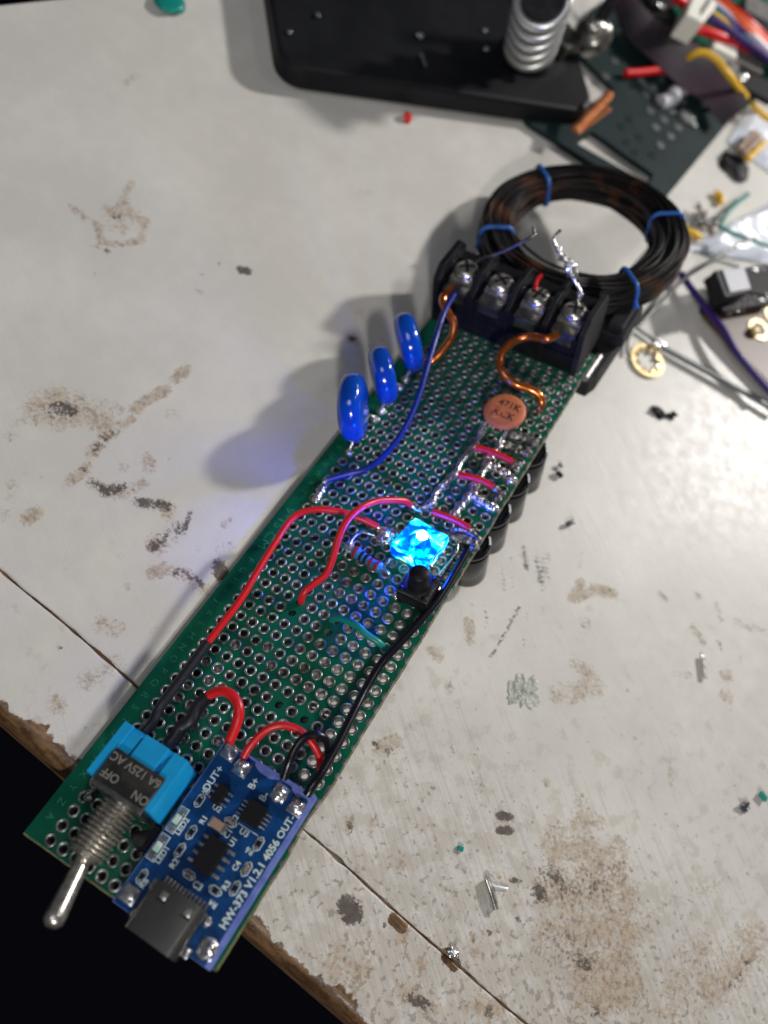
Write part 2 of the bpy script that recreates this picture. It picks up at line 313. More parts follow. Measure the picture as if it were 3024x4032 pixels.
# wear marks of the bench: (kind, [(px,py)...], width mm, strength).  0 brown, 1 dark, 2 bare wood
W = [
 (0, [(470,850)], 5.2, .55), (0, [(515,722),(480,790),(430,850)], 1.2, .62), (0, [(380,880),(400,950),(480,965),(560,945),(575,870),(520,850),(440,850)], 1.3, .62), (1, [(455,855)], 1.6, .52),
 (0, [(280,815),(320,840),(330,860)], 1.3, .6), (0, [(365,975),(400,975)], .9, .45), (1, [(416,990)], 1.3, .55), (1, [(370,1082)], 1.2, .45),
 (1, [(945,1060),(975,1068)], 1.3, .85), (1, [(865,1040)], .9, .5), (1, [(895,1030)], .8, .5), (1, [(790,1080)], .9, .42), (1, [(775,1135),(795,1155)], .8, .48), (1, [(885,1250)], .9, .45), (1, [(770,1200)], .8, .4),
 (0, [(180,1610),(260,1610),(400,1640)], 5.0, .58), (0, [(220,1570),(240,1630)], 4.2, .6), (1, [(215,1612),(268,1612)], 2.2, .66),
 (0, [(740,1450),(680,1500)], 1.5, .66), (0, [(650,1535),(570,1580),(540,1610)], 1.6, .74), (0, [(520,1650),(470,1690)], 1.2, .64), (1, [(440,1710),(370,1770)], 1.3, .52), (0, [(440,1710),(360,1780)], 1.8, .66), (0, [(340,1840),(270,1900)], 1.5, .6), (1, [(330,1850)], 1.2, .45),
 (0, [(470,1620)], 1.8, .5), (0, [(680,1620)], 2.8, .42), (0, [(60,1670),(110,1640)], 1.2, .5), (0, [(40,1715)], 1.8, .5),
 (1, [(370,1905),(420,1930),(480,1920)], 1.5, .6), (0, [(370,1905),(420,1930),(480,1940)], 2.1, .6), (1, [(535,1975),(600,1985),(660,1995)], 1.5, .62), (0, [(640,1985),(670,2020)], 2.0, .6), (1, [(750,2015),(735,2065),(712,2105)], .9, .62), (1, [(690,2070),(650,2110),(610,2150)], 1.7, .54), (0, [(700,2075),(610,2150)], 2.6, .55),
 (0, [(580,1800),(590,1840)], 1.8, .6), (0, [(480,1840)], 1.8, .5), (0, [(530,1920),(560,1905)], 1.7, .55), (1, [(530,1925)], 1.2, .42), (0, [(50,1910)], 1.6, .5), (0, [(40,1955)], 1.2, .55), (0, [(110,2040),(140,2020)], 1.8, .7), (0, [(15,2030)], 1.8, .52), (0, [(670,1810)], .9, .5), (0, [(170,1885)], 1.2, .5),
 (0, [(600,2255),(640,2240)], 1.9, .68), (0, [(700,2220)], 1.5, .5), (1, [(700,2250),(760,2275),(800,2310)], 1.2, .52), (0, [(700,2250),(800,2320)], 1.9, .55), (1, [(865,2230),(875,2260)], 1.9, .72), (0, [(870,2240)], 2.4, .6),
 (0, [(410,2460),(470,2475)], 2.0, .62), (0, [(505,2310)], 1.2, .55), (0, [(220,2775)], 2.2, .56), (0, [(330,2690),(460,2620)], 2.6, .44), (0, [(870,2170),(905,2150)], 1.6, .5), (0, [(780,2160)], 1.0, .45), (0, [(880,2070),(910,2045)], .8, .62), (1, [(240,2555),(250,2540)], .8, .45), (0, [(240,2545)], 1.0, .5), (1, [(340,2870)], .8, .4),
 (1, [(1390,1334)], .85, .95), (0, [(1390,1334)], 2.2, .62), (0, [(1420,1225)], 3.0, .42), (1, [(1105,1350)], .7, .4), (0, [(1510,1340)], 1.6, .4),
 (0, [(1230,1090)], 4, .30), (1, [(1460,755),(1400,775)], 1.8, .36), (0, [(530,300),(480,330)], 1.6, .45), (1, [(2230,600)], 1.2, .36), (1, [(2350,565)], 1.2, .3),
 # right side
 (1, [(1975,2210),(1985,2320)], .5, .5), (1, [(2010,2200),(2020,2310)], .5, .5), (1, [(2060,2160),(2075,2240)], 1.0, .62), (1, [(2110,2180),(2120,2290)], .7, .6), (1, [(2135,2190),(2140,2320)], .7, .56), (1, [(2160,2170),(2160,2290)], .6, .52), (1, [(2290,2180),(2280,2240)], .5, .5),
 (1, [(2045,2390),(1995,2480),(1930,2590)], .6, .62), (1, [(1855,2370),(1863,2440)], .5, .5), (1, [(1900,2350),(1920,2480)], .5, .5), (1, [(2080,2380),(2055,2580)], .5, .42),
 (0, [(2290,2300),(2255,2350),(2350,2320),(2410,2330)], 1.8, .66), (1, [(2330,2303)], .9, .6), (1, [(2400,2325)], .8, .5), (0, [(1845,2450),(1850,2520)], 1.6, .66), (1, [(1838,2457)], .8, .55), (0, [(1700,2560),(1730,2590)], 1.6, .6), (0, [(1765,2690),(1775,2720)], 1.4, .56), (0, [(2600,2340),(2620,2360)], 1.2, .6), (0, [(2750,2345)], 1.4, .6), (0, [(2730,2470),(2770,2530)], 1.5, .5), (0, [(2820,2380),(2840,2440)], 1.0, .55), (1, [(2830,2530),(2840,2560)], .9, .5), (0, [(2290,2620),(2340,2700),(2200,2740)], 3.2, .55), (0, [(2310,2460)], 2.4, .5), (0, [(2860,2660)], 2.6, .6), (0, [(2860,2740)], 2.4, .58), (1, [(2470,2720)], .8, .55), (0, [(2650,2650),(2720,2660)], 1.2, .42), (1, [(3010,2480)], 1.0, .55), (0, [(2900,2450),(3000,2480)], 1.4, .5),
 (0, [(1460,2690)], .8, .5), (0, [(1500,2940),(1545,2925)], 2.3, .66), (1, [(1475,2930),(1480,2945)], .7, .6), (1, [(1530,2955)], 1.5, .42), (0, [(1566,2910)], .8, .55), (0, [(1430,2960)], .7, .5), (1, [(1340,3062)], .6, .6), (0, [(1372,3120)], 1.0, .5), (0, [(1375,3190)], 1.0, .55), (1, [(1375,3240),(1380,3275)], .7, .6), (0, [(1388,3210),(1370,3260)], 1.5, .6), (1, [(1780,2940),(1785,2955)], 1.1, .5), (0, [(1885,3085)], 2.4, .5), (0, [(2155,3080)], 1.3, .66), (0, [(1995,3085)], .8, .5), (0, [(1470,3240),(1460,3280)], 1.4, .56), (1, [(1705,3105)], .7, .7), (0, [(1380,3230)], 1.6, .5), (0, [(2170,2950)], 1.4, .42), (0, [(2450,2900)], 1.1, .5), (0, [(2505,2900)], 1.3, .5), (0, [(2640,2950),(2640,3100)], 1.0, .5), (0, [(2560,3100)], 1.0, .6), (0, [(3000,3015)], 1.4, .55),
 (1, [(1958,3212),(2010,3216)], .9, .85), (1, [(1965,3268),(2010,3272)], .9, .85), (0, [(1960,3180),(1990,3250)], 2.6, .5), (1, [(2015,3465),(2045,3468)], .7, .72), (0, [(1950,3460),(2000,3470)], 2.4, .42),
 (1, [(1365,3570),(1390,3600)], 2.1, .90), (0, [(1375,3590)], 2.4, .8), (0, [(1580,3690)], 1.7, .80), (0, [(1410,3420)], 1.1, .6), (0, [(1580,3400)], 1.6, .6), (0, [(1305,3475)], 1.6, .55), (0, [(1860,3710),(1870,3740)], 1.8, .66), (1, [(1865,3710)], .9, .5), (0, [(1655,3810)], 2.0, .62), (0, [(1330,3800),(1400,3820)], 4.2, .60), (0, [(1430,3750)], 3.0, .5), (1, [(1620,3935),(1680,3960)], 1.4, .66), (0, [(1600,3900),(1690,3970)], 2.6, .62), (0, [(1900,3960),(1960,3985)], 2.6, .62), (1, [(1930,3975)], 1.4, .5), (1, [(2040,3620)], .9, .6), (0, [(2020,3570)], .9, .6), (0, [(1720,3600)], 1.2, .5), (1, [(1930,3670)], .8, .6), (1, [(1510,3640)], .8, .6), (0, [(2110,3825)], 1.2, .5), (0, [(1830,3960)], 1.6, .6), (0, [(2440,3320),(2410,3350)], 2.2, .6), (0, [(2290,3160),(2280,3260),(2360,3230)], 2.6, .55),
 (0, [(2200,3330),(2380,3400)], 5.2, .62), (0, [(2180,3500),(2260,3520),(2420,3480)], 7.5, .62), (0, [(2230,3680),(2450,3640)], 8.0, .60), (0, [(2300,3850),(2440,3780)], 6.0, .64), (0, [(2350,3930),(2480,3900)], 4.5, .66),
 (1, [(2150,3430),(2180,3460)], 2.6, .52), (1, [(2120,3520)], 2.4, .60), (1, [(2230,3500),(2400,3460)], 5.0, .40), (1, [(2200,3700),(2300,3780)], 4.0, .42), (1, [(2310,3800)], 1.4, .66), (1, [(2380,3520)], 3.2, .42), (1, [(2340,3980)], 1.6, .6), (0, [(2620,3990),(2700,3850),(2750,3720)], 4.0, .52), (0, [(2780,3900),(2900,3800),(2980,3700)], 5.0, .60), (1, [(2880,3880),(2960,3780)], 1.4, .42), (0, [(2560,3590),(2700,3530),(2850,3480)], 1.6, .45), (0, [(2990,3880)], 2.4, .5), (1, [(2680,3610)], .9, .5), (1, [(2900,3640)], 1.0, .45), (1, [(2935,3180)], 1.7, .55), (0, [(2580,3440)], 1.6, .45),
 (2, [(1760,3760),(1790,3800)], 1.4, .8), (2, [(1550,3620),(1580,3650)], 1.3, .7),
]
def bench():
    us0 = np.arange(-190, 200, .68)
    vs0 = np.unique(np.round(np.concatenate([np.arange(0, 60, .55), np.arange(60, 350, .85), GV+np.array([-.55,-.3,-.16,-.05,.05,.16,.3,.55])]), 3))
    # rounded worn front edge: extra rows below v = 0
    nu, nv = len(us0), len(vs0)
    X = np.zeros((nv, nu)); Y = np.zeros((nv, nu)); Z = np.zeros((nv, nu))
    for j, v in enumerate(vs0):
        y_mid = E0.y + v
        umin = max(-190.0, -114+(y_mid-53.7)*.496 - EN.x*v - 1.0) if y_mid > -110 else -190
        uu = umin + (us0-us0[0])/(us0[-1]-us0[0])*(200-umin)
        X[j] = E0.x + ED.x*uu + EN.x*v; Y[j] = E0.y + ED.y*uu + EN.y*v
    wear = np.zeros((nv, nu, 4), dtype=np.float32)
    for kind, pts, wd, st in W:
        P = [T(*p) for p in pts]
        if len(P) == 1: P = [P[0], P[0]+Vector((.01, 0, 0))]
        x0 = min(p.x for p in P)-wd*3; x1 = max(p.x for p in P)+wd*3; y0 = min(p.y for p in P)-wd*3; y1 = max(p.y for p in P)+wd*3
        msk = (X > x0) & (X < x1) & (Y > y0) & (Y < y1)
        if not msk.any(): continue
        xs = X[msk]; ys = Y[msk]; d = np.full(xs.shape, 1e9)
        for a, b in zip(P[:-1], P[1:]):
            dx, dy = b.x-a.x, b.y-a.y; L2 = dx*dx+dy*dy+1e-9
            t = np.clip(((xs-a.x)*dx+(ys-a.y)*dy)/L2, 0, 1)
            d = np.minimum(d, np.hypot(xs-a.x-t*dx, ys-a.y-t*dy))
        val = st*1.18*np.clip(1-(d/(wd*1.25))**2, 0, 1)**1.0
        cur = wear[..., kind][msk]; wear[..., kind][msk] = np.maximum(cur, val)
    wear[..., :3] = np.clip(wear[..., :3], 0, 1.1)
    # worn zones (alpha): heavier towards the front right, nearly clean at the back left
    uu = (X-E0.x)*ED.x+(Y-E0.y)*ED.y; vv = (X-E0.x)*EN.x+(Y-E0.y)*EN.y
    zone = .08+.44*np.clip((uu+20)/120, 0, 1)*np.clip(1-(vv-20)/150, 0, 1)+.20*np.clip(1-vv/60, 0, 1)
    zone += .10*np.clip(1-np.hypot(X-42, Y+20)/45, 0, 1)
    wear[..., 3] = np.clip(zone, 0, .66)
    rg = np.random.default_rng(3)
    def wob(n, s):
        k = rg.normal(size=n); ker = np.exp(-np.linspace(-2, 2, s)**2); k = np.convolve(k, ker/np.sqrt((ker**2).sum()), 'same'); return k
    we = .6+.62*np.abs(wob(nu, 31))+.38*np.abs(wob(nu, 5))       # width of bare wood along the edge
    gw = .10+.12*np.abs(wob(nu, 9)); gc = .10*wob(nu, 41)
    for j, v in enumerate(vs0):
        e = np.clip(1.25-v/(we*1.9), 0, 1)
        g = np.exp(-((v-GV-gc)/(gw+.13))**2)*.80
        wear[j, :, 2] = np.maximum(wear[j, :, 2], np.maximum(e, g))
        Z[j] -= .45*np.exp(-((v-GV-gc)/(gw+.05))**2)
        Z[j] -= 1.6*np.clip(1-v/1.8, 0, 1)**2
    rows = [(X[0]-EN.x*dv, Y[0]-EN.y*dv, np.full(nu, z)) for dv, z in ((.35, -2.6), (.5, -5.0), (.5, -18.0))][::-1]
    XA = np.vstack([r[0] for r in rows]+[X]); YA = np.vstack([r[1] for r in rows]+[Y]); ZA = np.vstack([r[2] for r in rows]+[Z])
    wood = np.zeros((3, nu, 4), np.float32); wood[..., 2] = 1.2
    WA = np.concatenate([wood, wear])
    n = nv+3
    # left side skirt
    XA = np.hstack([XA[:, :1]-.3, XA]); YA = np.hstack([YA[:, :1], YA]); ZA = np.hstack([np.full((n, 1), -18.0), ZA]); WA = np.concatenate([WA[:, :1], WA], axis=1)
    nu += 1
    co = np.stack([XA, YA, ZA], -1).reshape(-1, 3)*S
    idx = np.arange(n*nu).reshape(n, nu)
    q = np.stack([idx[:-1, :-1], idx[:-1, 1:], idx[1:, 1:], idx[1:, :-1]], -1).reshape(-1, 4)
    me = bpy.data.meshes.new('bench_top'); me.vertices.add(len(co)); me.vertices.foreach_set('co', co.ravel())
    me.loops.add(q.size); me.loops.foreach_set('vertex_index', q.ravel()); me.polygons.add(len(q))
    me.polygons.foreach_set('loop_start', np.arange(0, q.size, 4)); me.polygons.foreach_set('use_smooth', np.ones(len(q), bool))
    me.update(); me.validate()
    at = me.attributes.new('wear', 'FLOAT_COLOR', 'POINT'); at.data.foreach_set('color', WA.reshape(-1, 4).astype(np.float32).ravel())
    me.materials.append(M['bench'])
    o = bpy.data.objects.new('bench_top', me); col.objects.link(o)
    tag(o, 'worn white painted workbench top with brown stains, a plank joint and a bare wood front edge', kind='structure')
bench()
fr = MB()
p = uvp(0, 10); fr.box((p.x, p.y, -24), (390, 18, 11.6), M['wood_side'], Matrix.Rotation(math.atan2(ED.y, ED.x), 3, 'Z'))
tag(fr.build('bench_apron'), kind='structure')

# ================================================================== THE SOLDERED BOARD
root = empty('circuit_board', tuple(BO*S), (0, -TILT, 0))
tag(root, 'green perforated circuit board with wires, a coil and a lit blue LED, in the middle', 'circuit board')
P = 2.54; X0, X1, Y0, Y1 = -4.4, 32.35, -70.2, 68.0; TH = 1.6
MISS = {(4, 6), (4, 7), (7, 6), (7, 7), (7, 13), (9, 13)}
NS = 16
bd = MB()
def cell(cx, cy, x0, x1, y0, y1, r):
    """square cell with a round hole through it"""
    vs = []; n = NS
    for z in (0, -TH):
        for k in range(n):
            a = 2*math.pi*(k+.5)/n; vs.append((cx+math.cos(a)*r, cy+math.sin(a)*r, z))
        for k in range(n):
            a = 2*math.pi*(k+.5)/n; c, s_ = math.cos(a), math.sin(a)
            tx = ((x1-cx)/c if c > 0 else (x0-cx)/c) if abs(c) > 1e-6 else 1e9
            ty = ((y1-cy)/s_ if s_ > 0 else (y0-cy)/s_) if abs(s_) > 1e-6 else 1e9
            t = min(tx, ty); vs.append((cx+c*t, cy+s_*t, z))
        for q in ((x1, y1), (x0, y1), (x0, y0), (x1, y0)): vs.append((q[0], q[1], z))
    K = 2*n+4; fs = []
    for k in range(n):
        k2 = (k+1) % n
        corner = None
        for ci, ang in enumerate((45, 135, 225, 315)):
            if abs((360*(k+1)/n-ang+180) % 360-180) < 1e-3: corner = 2*n+ci
        a, b, c, d = k, k2, n+k2, n+k
        fs.append([a, d] + ([corner] if corner is not None else []) + [c, b])
        fs.append([K+a, K+b, K+c] + ([K+corner] if corner is not None else []) + [K+d])
        fs.append([a, b, K+b, K+a])
    bd.add(vs, fs, M['green'])
rows_j = range(-26, 28)
for j in rows_j:
    for i in range(13):
        cell(i*P, -j*P, i*P-P/2, i*P+P/2, -j*P-P/2, -j*P+P/2, .72 if (i, j) in MISS else .62)
yt = 26*P+P/2; yb = -27*P-P/2
def grn(x0, x1, y0, y1): bd.add([(x0,y0,0),(x1,y0,0),(x1,y1,0),(x0,y1,0),(x0,y0,-TH),(x1,y0,-TH),(x1,y1,-TH),(x0,y1,-TH)], [[0,1,2,3],[7,6,5,4]], M['green'])
grn(X0, -P/2, yb, yt)
nb = 180                                    # hand cut right edge, a little ragged
ys = [yb+(yt-yb)*k/nb for k in range(nb+1)]
def cut(y): return X1 + .22*noise.noise(Vector((0, y*.16, 3)))+.10*noise.noise(Vector((5, y*.8, 3))) + (.28*math.exp(-((y+40)/3.5)**2)) - .35*math.exp(-((y+46)/3)**2)
xe = [cut(y) for y in ys]; xs_ = 12*P+P/2
vs = []; fs = []
for y, x in zip(ys, xe): vs += [(xs_, y, 0), (x, y, 0), (x+.12, y, -.25), (x+.05, y, -TH), (xs_, y, -TH)]
for k in range(nb):
    a, b = 5*k, 5*k+5
    fs += [[a, a+1, b+1, b]]
bd.add(vs, fs, M['green'])
bd.add(vs, [[5*k+1, 5*k+2, 5*k+7, 5*k+6] for k in range(nb)]+[[5*k+2, 5*k+3, 5*k+8, 5*k+7] for k in range(nb)], M['fr4'])
bd.add(vs, [[5*k+3, 5*k+4, 5*k+9, 5*k+8] for k in range(nb)], M['green'])
# front, left and back edge
nx = 60; xs2 = [X0+(X1-X0)*k/nx for k in range(nx+1)]
for yy, sg in ((yb, -1), (yt, 1)):
    vs = []
    for x in xs2:
        o_ = abs(.25*noise.noise(Vector((x*.5, yy, 0)))); vs += [(x, yy, 0), (x, yy+sg*(.25+o_), -.15), (x, yy+sg*(.15+o_), -TH), (x, yy, -TH)]
    fs = []
    for k in range(nx): fs += [[4*k+i, 4*k+4+i, 4*k+5+i, 4*k+1+i] if sg < 0 else [4*k+1+i, 4*k+5+i, 4*k+4+i, 4*k+i] for i in range(3)]
    bd.add(vs, fs, M['fr4'])
bd.add([(X0, yb, 0), (X0, yt, 0), (X0, yt, -TH), (X0, yb, -TH)], [[0, 1, 2, 3]], M['fr4'])
board = bd.build('board', root)
# plated holes
pd = MB()
padprof = [(1.04, .012), (1.03, .04), (.97, .08), (.90, .055), (.86, .04), (.83, .09), (.75, .10), (.67, .06), (.615, -.05), (.605, -1.5), (.66, -1.63), (1.04, -1.63)]
n = 20; ring_c = [(math.cos(2*math.pi*k/n), math.sin(2*math.pi*k/n)) for k in range(n)]
FILLED = {(3, 18), (2, 16), (3, 16), (5, 17), (1, 13), (2, 13), (2, 14), (1, 15), (4, 10), (2, 11), (1, 16), (5, 11), (10, -2), (6, 3), (6, 2), (8, 0), (9, 0), (7, 4), (6, 4), (2, -9), (3, 17)}
for j in rows_j:
    for i in range(13):
        if (i, j) in MISS: continue
        cx, cy = i*P+rnd.uniform(-.015, .015), -j*P+rnd.uniform(-.015, .015)
        kz = rnd.uniform(.8, 1.25); kr = rnd.uniform(.97, 1.03)
        vs = [(cx+c*r*kr, cy+s_*r*kr, z*kz if z > 0 else z) for r, z in padprof for c, s_ in ring_c]
        fs = [[a*n+k, a*n+(k+1) % n, (a+1)*n+(k+1) % n, (a+1)*n+k] for a in range(len(padprof)-1) for k in range(n)]
        pd.add(vs, fs, M['flux'] if (rnd.random() < .07 or ((i, j) in FILLED and rnd.random() < .6)) else M['tin'], True)
        if (i, j) in FILLED: pd.lathe((cx, cy, -.12), (0, 0, 1), [(.66, 0), (.5, .05), (.2, .09), (.02, .10)], M['flux'], 14, cap0=False)
for j in rows_j:                            # slivers of the column that was sawn through
    cy = -j*P; x = cut(cy)
    if j > 22: continue
    L = .95*rnd.uniform(.5, 1)
    vs = []; k_ = 8
    for q in range(k_+1):
        t = -1+2*q/k_; yy = cy+t*L; xc = cut(yy); xin = xc-.42*math.sqrt(max(0, 1-t*t))-.02
        vs += [(xin, yy, .03), (xc+.02, yy, .03+.05*(1-t*t)), (xc+.15, yy, -.28), (xc+.08, yy, -1.3 if abs(t) < .6 else -.3)]
    fs = []
    for q in range(k_): fs += [[4*q+a, 4*q+1+a, 4*q+5+a, 4*q+4+a] for a in range(3)]
    pd.add(vs, fs, M['tin'], True)
pads = pd.build('plated_holes', board)
def letter(ch, at, size, wt=-.012, sx=1.0):
    c = MB(); c.text(ch, at, size, M['silk'], (0, -1, 0), (1, 0, 0), weight=wt, sx=sx); c.build('printed_letter' if len(ch) == 1 else 'printed_text', board)
for k, ch in enumerate('FGHIJKLMNOPQRSTUVWXYZA'): letter(ch, (-2.6, -(5+k)*P+.1, .02), 1.75)
for ch, j in (('Y', -2), ('X', -3), ('W', -4), ('V', -5), ('U', -6), ('T', -7), ('S', -8), ('R', -9), ('Q', -10), ('P', -11), ('O', -12), ('N', -13)): letter(ch, (-2.6, -j*P+.1, .02), 1.75)
letter('9*15 CM', (-2.5, -1.75*P, .02), 2.55, -.01, 1.12)
# unplated hole rims
# ---------------------------------------------------------------- charging module
mx0, mx1, my0, my1, mz = 14.75, 32.1, -70.4, -43.0, 2.75
mo = MB()
mo.bx(mx0, mx1, my0, my1, mz-1.2, mz, M['lavender'])
mo.add([(mx0+.1, my0+.1, mz+.02), (mx1-.75, my0+.1, mz+.02), (mx1-.75, my1-.9, mz+.02), (mx0+.1, my1-.1, mz+.02)], [[0, 1, 2, 3]], M['module'])
mo.bx(mx0+.5, mx1-.6, my0+.8, my1-1.5, .05, mz-1.22, M['matt_black'])
# scalloped bare strip along the rear edge
sc_pts = [(20.4,-43.0),(31.4,-43.0),(31.4,-44.3)]
mo.add([(20.6,-43.04,mz+.035),(26.0,-43.04,mz+.035),(25.6,-43.9,mz+.035),(24.2,-44.45,mz+.035),(22.3,-44.35,mz+.035),(21.2,-43.9,mz+.035)], [[0,5,4,3,2,1]], M['lavender'])
mo.add([(27.6,-43.04,mz+.035),(32.05,-43.04,mz+.035),(32.0,-44.7,mz+.035),(30.9,-44.0,mz+.035),(29.6,-44.6,mz+.035),(28.2,-44.1,mz+.035)], [[0,5,4,3,2,1]], M['lavender'])
module = mo.build('charging_module', root, 'dark blue battery charging module glued to the front of the green board')
pr_ = MB(); zz = mz+.04; UPX = (-1, 0, 0); DY = (0, 1, 0)
def mt(t, x, y, s=1.3, d=DY, u=UPX, wt=.018):
    c = MB(); c.text(t, (x, y, zz), s*1.06, M['white_print'], d, u, weight=wt*1.5, thick=.015); c.build('printed_text', module)
mt('HW-373 V1.2.1 4056', 31.0-.45, -58.3, 1.50, wt=.03)
mt('OUT-', 30.55, -49.1, 1.45, wt=.02)
mt('OUT+', 16.7, -48.9, 1.55); mt('B+', 22.6, -46.3, 1.5); mt('B-', 25.1, -47.1, 1.5)
mt('LED2', 17.0, -57.0, 1.15); mt('LED1', 17.0, -61.7, 1.15); mt('R1', 19.2, -54.6, 1.15); mt('R2', 19.3, -61.8, 1.25); mt('R8', 17.2, -66.2, 1.2); mt('+', 17.3, -67.9, 1.2)
mt('C2', 23.2, -52.2, 1.15); mt('C1', 23.6, -54.3, 1.15); mt('U1', 24.9, -54.9, 1.15); mt('U3', 25.6, -53.0, 1.2, (1, 0, 0), (0, 1, 0)); mt('U2', 19.9, -52.2, 1.2, (1, 0, 0), (0, 1, 0)); mt('R3', 27.7, -60.3, 1.15)
mt('C4', 27.4, -57.4, 1.1); mt('C3', 24.1, -62.5, 1.25, (1, 0, 0), (0, 1, 0)); mt('R5', 16.9, -50.9, 1.05, (-1, 0, 0), (0, -1, 0)); mt('R6', 27.8, -54.7, 1.1, (-1, 0, 0), (0, -1, 0)); mt('R4', 27.5, -63.3, 1.1, (-1, 0, 0), (0, -1, 0))
def outline(x, y, lx, ly, w=.13, chamf=.45):
    pr_ = MB()
    a, b = lx/2, ly/2; c = chamf
    o_ = [(-a+c,-b),(a-c,-b),(a,-b+c),(a,b-c),(a-c,b),(-a+c,b),(-a,b-c),(-a,-b+c)]
    n_ = len(o_); k = [(px*(1-w*2/lx), py*(1-w*2/ly)) for px, py in o_]
    pr_.add([(x+p[0], y+p[1], zz) for p in o_]+[(x+p[0], y+p[1], zz) for p in k], [[i, (i+1) % n_, n_+(i+1) % n_, n_+i] for i in range(n_)], M['white_print'])
    pr_.build('part_outline', module)
SMD = [(16.3,-65.6,'r',0),(16.9,-52.6,'r',0),(18.7,-57.0,'r',0),(18.8,-59.9,'r',0),(22.1,-61.9,'c',1),(22.9,-52.8,'c',1),(26.7,-61.7,'r',1),(29.0,-60.0,'r',0),(28.9,-57.0,'c',0),(28.4,-53.2,'r',0)]
for x, y, k, d in SMD: outline(x, y, 2.2 if d else 1.2, 1.2 if d else 2.3)
for y in (-56.6, -61.2): outline(15.75, y, 1.55, 4.1, chamf=.02)
pr_.add([(24.0,-52.35,zz),(27.6,-52.35,zz),(27.6,-52.25,zz),(24.0,-52.25,zz)], [[0,1,2,3]], M['white_print'])
pr_.build('part_outline', module)
for x, y, k, d in SMD:
    c = MB(); a, b = (1.0, .5) if d else (.5, 1.0)
    c.bx(x-a*.5, x+a*.5, y-b*.5, y+b*.5, mz, mz+.40, M['chip'] if k == 'r' else M['tan'])
    for s_ in (-1, 1):
        if d: c.bx(x+s_*.62-.22, x+s_*.62+.22, y-.30, y+.30, mz, mz+.42, M['solder'], .08)
        else: c.bx(x-.30, x+.30, y+s_*.62-.22, y+s_*.62+.22, mz, mz+.42, M['solder'], .08)
    c.build('surface_resistor' if k == 'r' else 'surface_capacitor', module)
c = MB(); c.bx(20.6, 22.7, -54.9, -53.5, mz, mz+.9, M['tan'], .08); c.bx(20.2, 20.7, -54.95, -53.45, mz, mz+.93, M['solder'], .1); c.bx(22.6, 23.1, -54.95, -53.45, mz, mz+.93, M['solder'], .1); c.build('surface_capacitor', module, 'large tan ceramic chip capacitor')
for y in (-56.6, -61.2):
    c = MB(); c.bx(15.3, 16.2, y-.75, y+.75, mz, mz+.6, M['led_lens'], .1)
    for s_ in (-1, 1): c.bx(15.2, 16.3, y+s_*1.35-.45, y+s_*1.35+.45, mz, mz+.35, M['solder'], .12)
    c.build('surface_led', module)
def chip(name, x, y, lx, ly, h, npin, axis, pinlen, pitch, label):
    c = MB(); c.box((x, y, mz+.15+h/2), (lx, ly, h), M['chip'], None, .12); o = c.build(name, module, label)
    for k in range(npin):
        o_ = (k-(npin-1)/2)*pitch
        for s_ in (-1, 1):
            g = MB(); w_ = pitch*.36
            if axis == 'x': base = x+s_*lx/2; g.bx(min(base, base+s_*pinlen), max(base, base+s_*pinlen), y+o_-w_/2, y+o_+w_/2, mz+.02, mz+.3, M['solder'], .06)
            else: base = y+s_*ly/2; g.bx(x+o_-w_/2, x+o_+w_/2, min(base, base+s_*pinlen), max(base, base+s_*pinlen), mz+.02, mz+.3, M['solder'], .06)
            g.build('chip_pin', module)
chip('chip', 23.4, -58.2, 3.3, 5.0, 1.3, 4, 'x', 1.2, 1.27, 'largest black eight pin chip, in the middle of the module')
chip('chip', 25.4, -50.1, 3.2, 3.4, 1.0, 4, 'x', 1.0, .66, 'flat black chip with fine pins near the output pad')
chip('chip', 19.2, -50.4, 1.7, 3.0, 1.0, 3, 'x', .9, .95, 'small black six pin chip near the B+ pad')
# USB-C socket
us = MB(); ux0, ux1, uy0, uy1, uz = 19.0, 27.9, -71.9, -64.6, mz+3.15
segs = []
rr_ = 1.25
for k in range(28):
    a = 2*math.pi*k/28; cx_ = (ux1-ux0)/2-rr_; px_ = (ux0+ux1)/2+(cx_ if math.cos(a) > 0 else -cx_)+math.cos(a)*rr_; pz_ = mz+1.6+(.33 if math.sin(a) > 0 else -.33)+math.sin(a)*rr_
    segs.append((px_, pz_))
vs = [(x, uy0, z) for x, z in segs]+[(x, uy1, z) for x, z in segs]+[((x-23.45)*.93+23.45, uy0, (z-mz-1.6)*.86+mz+1.6) for x, z in segs]+[((x-23.45)*.93+23.45, uy1-1, (z-mz-1.6)*.86+mz+1.6) for x, z in segs]
n_ = 28; fs = [[k, (k+1) % n_, n_+(k+1) % n_, n_+k] for k in range(n_)]+[[k, 2*n_+k, 2*n_+(k+1) % n_, (k+1) % n_] for k in range(n_)]+[[2*n_+k, 3*n_+k, 3*n_+(k+1) % n_, 2*n_+(k+1) % n_] for k in range(n_)]+[[n_+k for k in range(n_)], [3*n_+k for k in range(n_)][::-1]]
M['shell'] = mat('socket_shell', (0.36,0.35,0.32), .26, .95, color2=(0.30,0.29,0.265), noise_scale=1.5)
us.add(vs, fs, M['shell'], True)
us.bx(20.4, 26.5, -71.2, -66, mz+1.3, mz+1.9, M['chip'])
for x in (20.9, 25.2):
    us.bx(x, x+1.5, -66.9, -66.7, mz+3.15, mz+3.22, M['chip']); us.bx(x+.25, x+1.25, -66.6, -65.5, mz+3.1, mz+3.3, M['steel'], .08)
for x in (18.6, 28.3):
    for y in (-65.6, -70.2): us.blob((x, y, mz+.2), (.55, .8, .5), M['solder'], seed=x+y)
us.build('usb_socket', module, 'stained steel socket on the front edge of the charging module')
